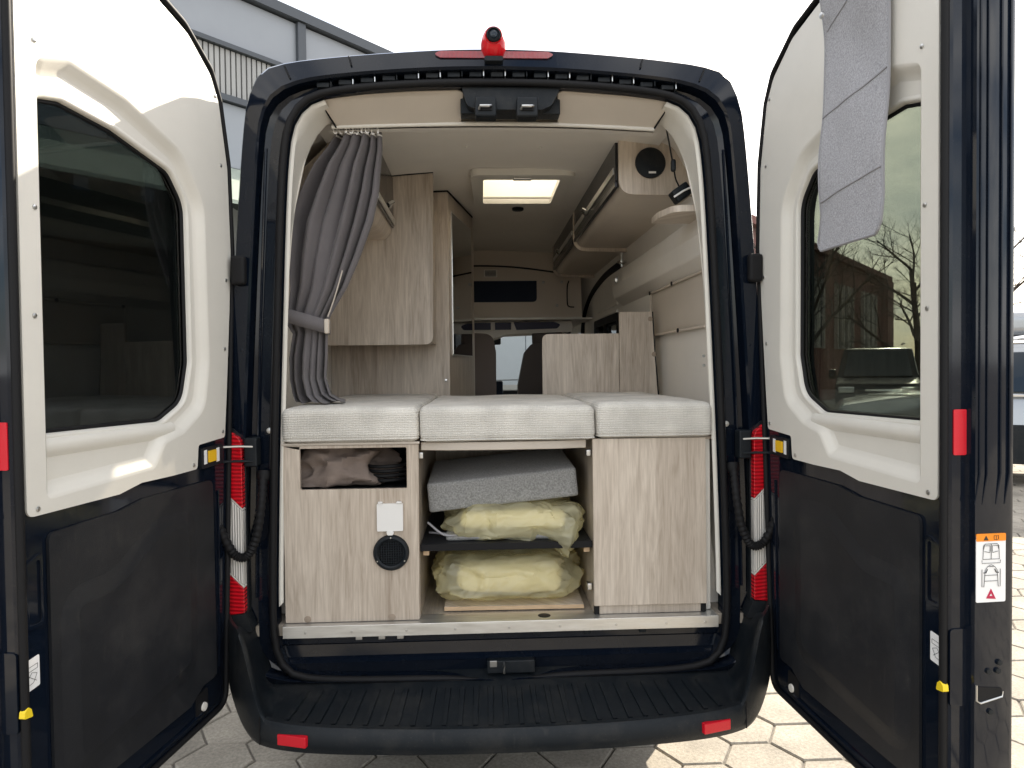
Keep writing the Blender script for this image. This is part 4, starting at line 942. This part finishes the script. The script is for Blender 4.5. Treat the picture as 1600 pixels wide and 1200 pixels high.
for k in range(9):
    x = -.592+k*.0195
    tube('curtain_hook', [(x+.007*math.cos(a)*math.cos(k), .168+.008*math.sin(k*2), 2.474+.014*math.sin(a)) for a in lin(0, 5.6, 9)], .003, 'wplast', cu, 5)
tube('heading_tape', [cur(2, j)[:2]+(2.466,) for j in range(0, NC+1, 2)], .004, 'wplast', cu, 5)
tube('tie_cord', spline([(-.632, .175, 1.79), (-.605, .17, 1.86), (-.575, .172, 1.96)], 5), .0025, 'vinyl', cu, 5)

# melange shade hanging on the right door
def shf(a, b):
    z = 1.925+(2.70-1.925)*b; u = .398+(.705-.398)*a
    if b < .05: pass
    z -= .014*(1-abs(2*a-1)**2)*0
    n = .016+.010*math.sin(b*7)+.012*a+.009*noise.noise(Vector((a*3, b*4, 2)))+.007*math.sin((a*.8+b*2.2)*6)*max(0, b-.25)+.018*max(0, .12-b)/.12
    return DR(u, z, n)
us = lin(0, 1, 20); wsn = lin(0, 1, 40)
cr_ = .06
def shq(a, b):                                   # round the two lower corners
    w, h = .307, .775; x = a*w; y = b*h; r = .028
    if y < r:
        dx = r-math.sqrt(max(0, r*r-(r-y)**2)); x = dx+(w-2*dx)*a
    return shf(x/w, b)
sdw = grid('door_sunshade', us, [i*i/1600 if i < 6 else i/40 for i in range(41)], shq, 'shade', None, ang=80, solid=.006)
tag(sdw, 'grey melange fabric shade hanging over the right rear door window', 'sunshade')
edge = [shq(0, b) for b in lin(1, .001, 30)]+[shq(a, .0) for a in lin(0, 1, 16)]+[shq(1, b) for b in lin(.001, 1, 30)]
tube('edge_binding', edge, .0042, 'piping', sdw, 6)
for b in (.505, .185): tube('stitched_seam', [Vector(shf(a, b+.03*a))+nR*.003 for a in lin(.01, .99, 14)], .0028, 'piping', sdw, 6)
tube('stitched_seam', [Vector(shf(a, .80+.10*math.sqrt(a)))+nR*.003 for a in lin(.05, .9, 14)], .0024, 'piping', sdw, 6)
lathe('shade_snap', [(.010, 0), (.009, .004), (.003, .005)], DR(.43, 2.60, .036), nR, 'steel', sdw, 14)

# foam block, tilted
rot = Matrix.Rotation(R(-5.4), 3, 'Y') @ Matrix.Rotation(R(3), 3, 'X')
fb = rbox('foam_block', (.006, .36, 1.155), (.277, .235, .054), .010, 'felt', None, 16, amp=.0015, fs=9, rot=rot)
tag(fb, 'grey felt-covered foam block tilted on the upper shelf', 'foam block')
# yellow plastic bags
def drip(v):
    t = ss(.10, .20, v.x)*(1-ss(.20, .30, v.x))*ss(.02, -.16, v.y)
    v = v.copy(); v.y -= .05*t; v.z -= .08*t*ss(.02, -.05, v.z+.02)
    return v
b1 = blob('plastic_bag', (.045, .26, 1.026), (.215, .175, .062), 'bag', None, 90, 46, .62, .030, 10, 2, drip); tag(b1, 'crumpled yellow plastic bag squeezed under the grey foam block', 'plastic bag', 'yellow plastic bags')
rbox('bag_content', (.045, .29, 1.022), (.20, .14, .040), .035, 'inner', b1, 10, amp=.012, fs=9)
b2 = blob('plastic_bag', (.022, .31, .806), (.245, .19, .076), 'bag', None, 110, 56, .60, .028, 9, 11); tag(b2, 'yellow plastic bag on the wooden board at floor level', 'plastic bag', 'yellow plastic bags')
rbox('bag_content', (.03, .32, .798), (.200, .155, .060), .05, 'inner', b2, 12, amp=.012, fs=9)
# folded blanket and cable on the shelf
fbk = rbox('folded_blanket', (.03, .28, .978), (.235, .19, .0105), .010, 'felt', None, 14, amp=.004, fs=10); tag(fbk, 'flat folded grey blanket between yellow bag and shelf', 'blanket')
tube('blanket_piping', [(a, b, .978) for a, b in rp([(-.200, .092), (.262, .092), (.262, .46), (-.200, .46)], .06, 6)], .004, 'piping', fbk, 6, True)
tag(tube('grey_strap', spline([(-.27, .20, .974), (-.20, .14, .982), (-.15, .11, .985), (-.21, .085, .992), (-.27, .12, 1.03)], 6), .004, 'piping', None, 6), 'thin grey strap lying left of the yellow bag on the shelf', 'strap')
cc = []
for k in range(44):
    a = k*.42; cc.append((.272+.030*math.cos(a), .16+k*.0012, 1.028+.034*math.sin(a)))
tag(tube('cable_coil', cc, .0045, 'piping', None, 6), 'coiled grey cable at the right end of the shelf', 'cable')
bo_ = plate('wooden_board', rp([(-.213, .115), (.300, .105), (.306, .60), (-.213, .60)], .006), [], .7035, .7185, XY, 'wood', None, bevel=.001); tag(bo_, 'loose wooden board lying on the floor under the lower bag', 'board')
plate('board_edge', [(-.2135, .1135), (.3005, .1035), (.3005, .1048), (-.2135, .1148)], [], .704, .718, XY, 'ply', bo_)
lb2 = Acc(); lb2.box(.10, .31, .545, .56, .7195, .90)
tag(lb2.mk('leaning_panel', 'wood', None, bevel=.001), 'small wood panel leaning behind the lower yellow bag', 'panel')
# niche: taupe cloth, black hose
def cl(v):
    v = v.copy(); v.z = max(v.z, -.052); v.y = max(v.y, -.175); return v
tag(blob('cloth_bundle', (-.595, .235, 1.225), (.122, .10, .062), 'brown', None, 80, 40, .8, .05, 8, 5, cl), 'crumpled taupe cloth stuffed in the niche of the left box', 'cloth')
hp = []
for k in range(90):
    a = k*.28; hp.append((-.415+.085*math.cos(a), .20+.10*math.sin(a), 1.178+.00075*k))
tag(tube('hose_coil', hp, .0065, 'rubber', None, 6), 'coiled black hose beside the cloth in the niche', 'hose')
# charger and lead at the right pillar
ch = rbox('power_adapter', (.712, .25, 2.262), (.036, .03, .026), .008, 'plastic', None, 8, rot=Matrix.Rotation(R(-35), 3, 'Y')); tag(ch, 'black power adapter on the small corner shelf at right', 'adapter')
tube('adapter_lead', spline([(.610, .14, 2.515), (.625, .15, 2.50), (.645, .17, 2.44), (.662, .19, 2.38), (.672, .20, 2.345), (.685, .22, 2.31), (.700, .23, 2.285)], 6), .003, 'rubber', ch, 6)
rbox('lead_bead', (.670, .198, 2.354), (.010, .010, .024), .009, 'plastic', ch, 6)
tube('adapter_band', [(.677, .216, 2.240), (.712, .210, 2.262), (.745, .216, 2.278)], .004, 'wplast', ch, 6)

# ------------------------------------------------------------------ buildings
FD = Vector((.664, .748, 0)); FN = Vector((.748, -.664, 0)); FO = Vector((-7, 3, 0))
def FB(a, b, c): return FO+FD*a+FN*c+Vector((0, 0, b))
wh = empty('warehouse', FO); wh_inv = Matrix.Translation(-FO)
tag(wh, 'pale grey panelled warehouse with dark steel beams behind the van', 'building')
def whb(name, a0, a1, b0, b1, c0, c1, m, parent=None, bevel=0):
    o = box(name, a0, a1, c0, c1, b0, b1, m, parent, bevel, fr=lambda x, y, z: FB(x, z, y)-FO)
    o.parent = parent or wh; return o
whb('wall', -14, 23, 0, 6.62, -8, -.06, 'fpan')
W = 2.62
for i in range(-5, 9):
    a = -.0+i*W+1.35
    if a+W > 22.9: continue
    whb('facade_panel', a+.06, a+W-.06, 5.92, 6.58, -.05, .0, 'fpan', None, .008)
    cp = Acc(); nc = 34
    for k in range(nc):
        x = a+.02+k*(W-.04)/nc; cp.box(x+.008, x+.062, -.055, .012, 5.24, 5.84, fr=lambda x, y, z: FB(x, z, y)-FO)
    cp.mk('corrugated_sheet', 'fcor', wh)
    whb('facade_panel', a+.012, a+W/2-.012, 4.30, 5.14, -.05, .0, 'fpan', None, .008); whb('facade_panel', a+W/2+.012, a+W-.012, 4.30, 5.14, -.05, .0, 'fpan', None, .008)
    for z0, z1 in ((3.32, 4.28), (2.34, 3.30), (1.36, 2.32), (.38, 1.34)):
        if i >= 2: whb('facade_panel', a+.012, a+W-.012, z0, z1, -.05, .0, 'fpan', None, .008)
    whb('mullion', a-.07, a+.07, 5.88, 6.60, -.05, .06, 'fbeam', None, .01)
whb('beam', -14, 23, 6.60, 6.74, -.2, .10, 'fbeam'); whb('beam', -14, 23, 5.85, 5.91, -.055, .07, 'fbeam'); whb('beam', -14, 23, 5.15, 5.23, -.055, .07, 'fbeam')
whb('roller_door', -4, 6.55, .0, 3.1, -.055, .02, 'fdark')
for k in range(10): whb('door_slat', -4, 6.5, .12+k*.30, .36+k*.30, .021, .035, 'fdark', None, .01)
cs_ = [FB(-4, 4.25, .02), FB(6.4, 4.25, .02), FB(6.4, 3.35, 1.9), FB(-4, 3.35, 1.9)]
mk('canopy_sheet', [p-FO for p in cs_]+[p-FO+Vector((0, 0, .04)) for p in cs_], [(0, 1, 2, 3), (7, 6, 5, 4), (0, 4, 5, 1), (1, 5, 6, 2), (2, 6, 7, 3), (3, 7, 4, 0)], 'fsheet', wh)
for k in range(19):
    a = -3.9+k*.57
    q = [FB(a, 4.10, .02), FB(a+.12, 4.10, .02), FB(a+.12, 3.22, 1.88), FB(a, 3.22, 1.88)]
    mk('canopy_rafter', [p-FO for p in q]+[p-FO+Vector((0, 0, .145)) for p in q], BOXF, 'fbeam', wh)

FB2 = lambda a, b, c: FB(a, b, c)
bo2 = FB(23.6, 0, 0)
bb = empty('brick_building', bo2); tag(bb, 'dark red brick building with tall stone-framed windows, seen through the right door window', 'building')
def bbb(name, a0, a1, b0, b1, c0, c1, m, parent=None):
    o = box(name, a0, a1, c0, c1, b0, b1, m, parent or bb, 0, fr=lambda x, y, z: FB(x, z, y)-bo2); return o
bbb('wall', 23.6, 46, 0, 6.35, -12, 0, 'brick'); bbb('roof_edge', 23.4, 46.3, 6.35, 6.62, -12.2, .25, 'brick')
bbb('corner_pier', 44.6, 46.1, 0, 6.3, -.4, .35, 'brick')
for k in range(4):
    a = 25+k*5.0
    for q in range(3):
        w = bbb('window', a+q*1.05, a+q*1.05+.62, 2.4, 5.2, .0, .04, 'bglass')
        bbb('window_jamb', a+q*1.05-.16, a+q*1.05, 2.3, 5.3, .0, .16, 'stone', w); bbb('window_jamb', a+q*1.05+.62, a+q*1.05+.74, 2.3, 5.3, .0, .16, 'stone', w)
        for z in (3.0, 3.7, 4.4): bbb('glazing_bar', a+q*1.05, a+q*1.05+.62, z, z+.06, .04, .08, 'stone', w)

# ------------------------------------------------------------------ bare trees
def tree(loc, h, label, seed):
    rnd = random.Random(seed); root = empty('bare_tree', loc); tag(root, label, 'tree', 'bare winter trees')
    tv = Acc(); cv = Acc()
    def grow(p, d, ln, r, lev):
        pts = [p]; rad = [r]; n = 5
        for k in range(n):
            d = (d+Vector((rnd.uniform(-1, 1), rnd.uniform(-1, 1), rnd.uniform(-.3, .7)))*.13*(1 if lev else .3)).normalized()
            p = p+d*ln/n; pts.append(p); rad.append(r*(1-.55*(k+1)/n))
        (tv if lev == 0 else cv).tube(pts, rad, 8 if lev < 2 else (4 if lev < 4 else 3))
        if lev >= 5: return
        m = (9, 6, 5, 4, 4)[lev]
        for k in range(m):
            t = .35+.65*(k+rnd.random()*.6)/m if lev else .28+.72*k/(m-1)
            i = min(n-1, int(t*n)); q = pts[i]+(pts[i+1]-pts[i])*(t*n-i)
            ax = Vector((math.cos(k*2.4+seed), math.sin(k*2.4+seed), .3)).normalized()
            side = (ax-d*ax.dot(d)).normalized()
            nd = (d*rnd.uniform(.55, .95)+side*rnd.uniform(.5, .95)).normalized()
            grow(q, nd, ln*rnd.uniform(.45, .62)*(1.15-.35*t), rad[i]*.55, lev+1)
    grow(Vector((0, 0, -.05)), Vector((0, 0, 1)), h*.62, h*.020, 0)
    tv.mk('trunk', 'bark', root, smooth=True, recalc=False); cv.mk('crown', 'bark', root, smooth=False, recalc=False)
tree((18.2, 26.0, 0), 9.0, 'bare tree beside the brick building, seen through the right door window', 3)
tree((22.0, 27.5, 0), 9.5, 'bare tree at the far right above the silver car', 8)
tree((9.7, 18.0, 0), 7.5, 'bare tree showing at the hinge side of the right door window', 14)

# ------------------------------------------------------------------ parked vehicles
def vehicle(name, loc, rz, side, W, paint, glass, label, cat, grp, winz, details):
    root = empty(name, loc, rz); tag(root, label, cat, grp)
    # side outline (y along the car, nose at +y) lofted across with tumblehome
    sec = []
    zb_ = winz
    for t in (-1, -.97, -.86, 0, .86, .97, 1):
        ring = []
        for y, z in side:
            k = 1-(.16*max(0, z-zb_)/(max(p[1] for p in side)-zb_+1e-6))
            e = {1: .06, .97: .02, .86: 0, 0: 0}[abs(t)]
            ring.append((t*W/2*k, y*(1-e*.4)+.0, z-e*(1 if z > .5 else -.5)))
        sec.append(ring)
    body = loft('body', sec, paint, root, cap=True, ang=40)
    return root
# dark van, nose towards the camera
sv = rp([(-2.5, .35, .1), (2.35, .30, .1), (2.45, .75, .1), (2.25, 1.08, .15), (1.55, 1.25, .1), (.75, 2.02, .15), (-2.4, 2.10, .15)], .1, 5)
d = Vector((11.3, 17.2, 0)); fz = math.atan2(-(CAM.x-d.x), CAM.y-d.y)
dv = vehicle('parked_van', d, fz, sv, 2.0, 'carblack', 'cglass', 'dark van facing forward, parked in front of the brick building', 'van', 'parked vehicles', 1.2, None)
def vb(name, V, m, F=None, bevel=.01, parent=dv): return mk(name, V, F or BOXF, m, parent, bevel=bevel)
vb('windscreen', [(-.82, 1.60, 1.27), (.82, 1.60, 1.27), (.72, .84, 1.97), (-.72, .84, 1.97), (-.82, 1.56, 1.22), (.82, 1.56, 1.22), (.72, .78, 1.92), (-.72, .78, 1.92)], 'cglass')
box('grille', -.50, .50, 2.40, 2.47, .62, .92, 'plastic', dv, .02); box('grille_bar', -.5, .5, 2.465, 2.485, .76, .80, 'chrome', dv, .005)
for s in (-1, 1):
    box('headlight', s*.72-.19, s*.72+.19, 2.25, 2.42, .84, 1.0, 'lamp', dv, .03); rbox('wing_mirror', (s*1.10, 1.35, 1.32), (.10, .06, .13), .05, 'carblack', dv, 8)
    for y in (1.6, -1.6): lathe('wheel', [(.18, 0), (.32, .01), (.33, .05), (.33, .2), (.18, .21)], (s*1.0, y, .33), (-s, 0, 0), 'tyre', dv, 20)
    tube('roof_rail', [(s*.66, .5, 2.14), (s*.66, -.2, 2.17), (s*.66, -1.8, 2.17)], .025, 'chrome', dv, 6)
box('number_plate', -.26, .26, 2.455, 2.475, .46, .57, 'paper', dv, .003); box('bumper_intake', -.6, .6, 2.42, 2.46, .36, .44, 'plastic', dv, .01)
# silver estate car with roof box, side-on at the right edge
se = rp([(-2.3, .35, .1), (2.2, .30, .15), (2.3, .62, .1), (2.15, .88, .15), (1.15, 1.02, .1), (.45, 1.56, .15), (-1.75, 1.58, .2), (-2.3, .98, .1)], .1, 5)
se = [(a, b*1.18) for a, b in se]
scp = Vector((7.25, 6.9, 0))
sc2 = vehicle('parked_car', scp, R(62), se, 1.86, 'silver', 'cglass', 'silver car with a pale roof box, parked beyond the right door', 'car', 'parked vehicles', 1.15, None)
for s in (-1, 1):
    V = [(s*.93, 1.0, 1.22), (s*.815, .42, 1.72), (s*.815, -1.55, 1.74), (s*.93, -1.95, 1.22)]
    mk('side_glass', V+[(p[0]*.985, p[1], p[2]) for p in V], [(0, 1, 2, 3), (7, 6, 5, 4), (0, 4, 5, 1), (1, 5, 6, 2), (2, 6, 7, 3), (3, 7, 4, 0)], 'cglass', sc2)
    box('sill_trim', s*.935-.01, s*.935+.01, -1.9, 1.8, 1.155, 1.185, 'chrome', sc2, .004)
    box('lower_cladding', s*.935-.012, s*.935+.012, -2.2, 2.1, .30, .80, 'plastic', sc2, .01)
    for y in (1.42, -1.40): lathe('wheel', [(.20, 0), (.33, .01), (.34, .05), (.34, .2), (.2, .21)], (s*.945, y, .34), (-s, 0, 0), 'tyre', sc2, 20)
    tube('roof_rail', [(s*.68, .3, 1.87), (s*.68, 0, 1.92), (s*.68, -1.5, 1.93), (s*.68, -1.7, 1.89)], .022, 'chrome', sc2, 6)
    box('tail_lamp', s*.80-.10, s*.80+.08, -2.30, -2.22, 1.05, 1.25, 'red', sc2, .02)
tag(rbox('roof_box', (7.25-.35*math.sin(R(62))*-1, 6.9-.35*math.cos(R(62)), 2.10), (.42, 1.0, .17), .10, 'silver', None, 12, rot=Matrix.Rotation(R(62), 3, 'Z')), 'pale roof box strapped on top of the silver car', 'roof box')
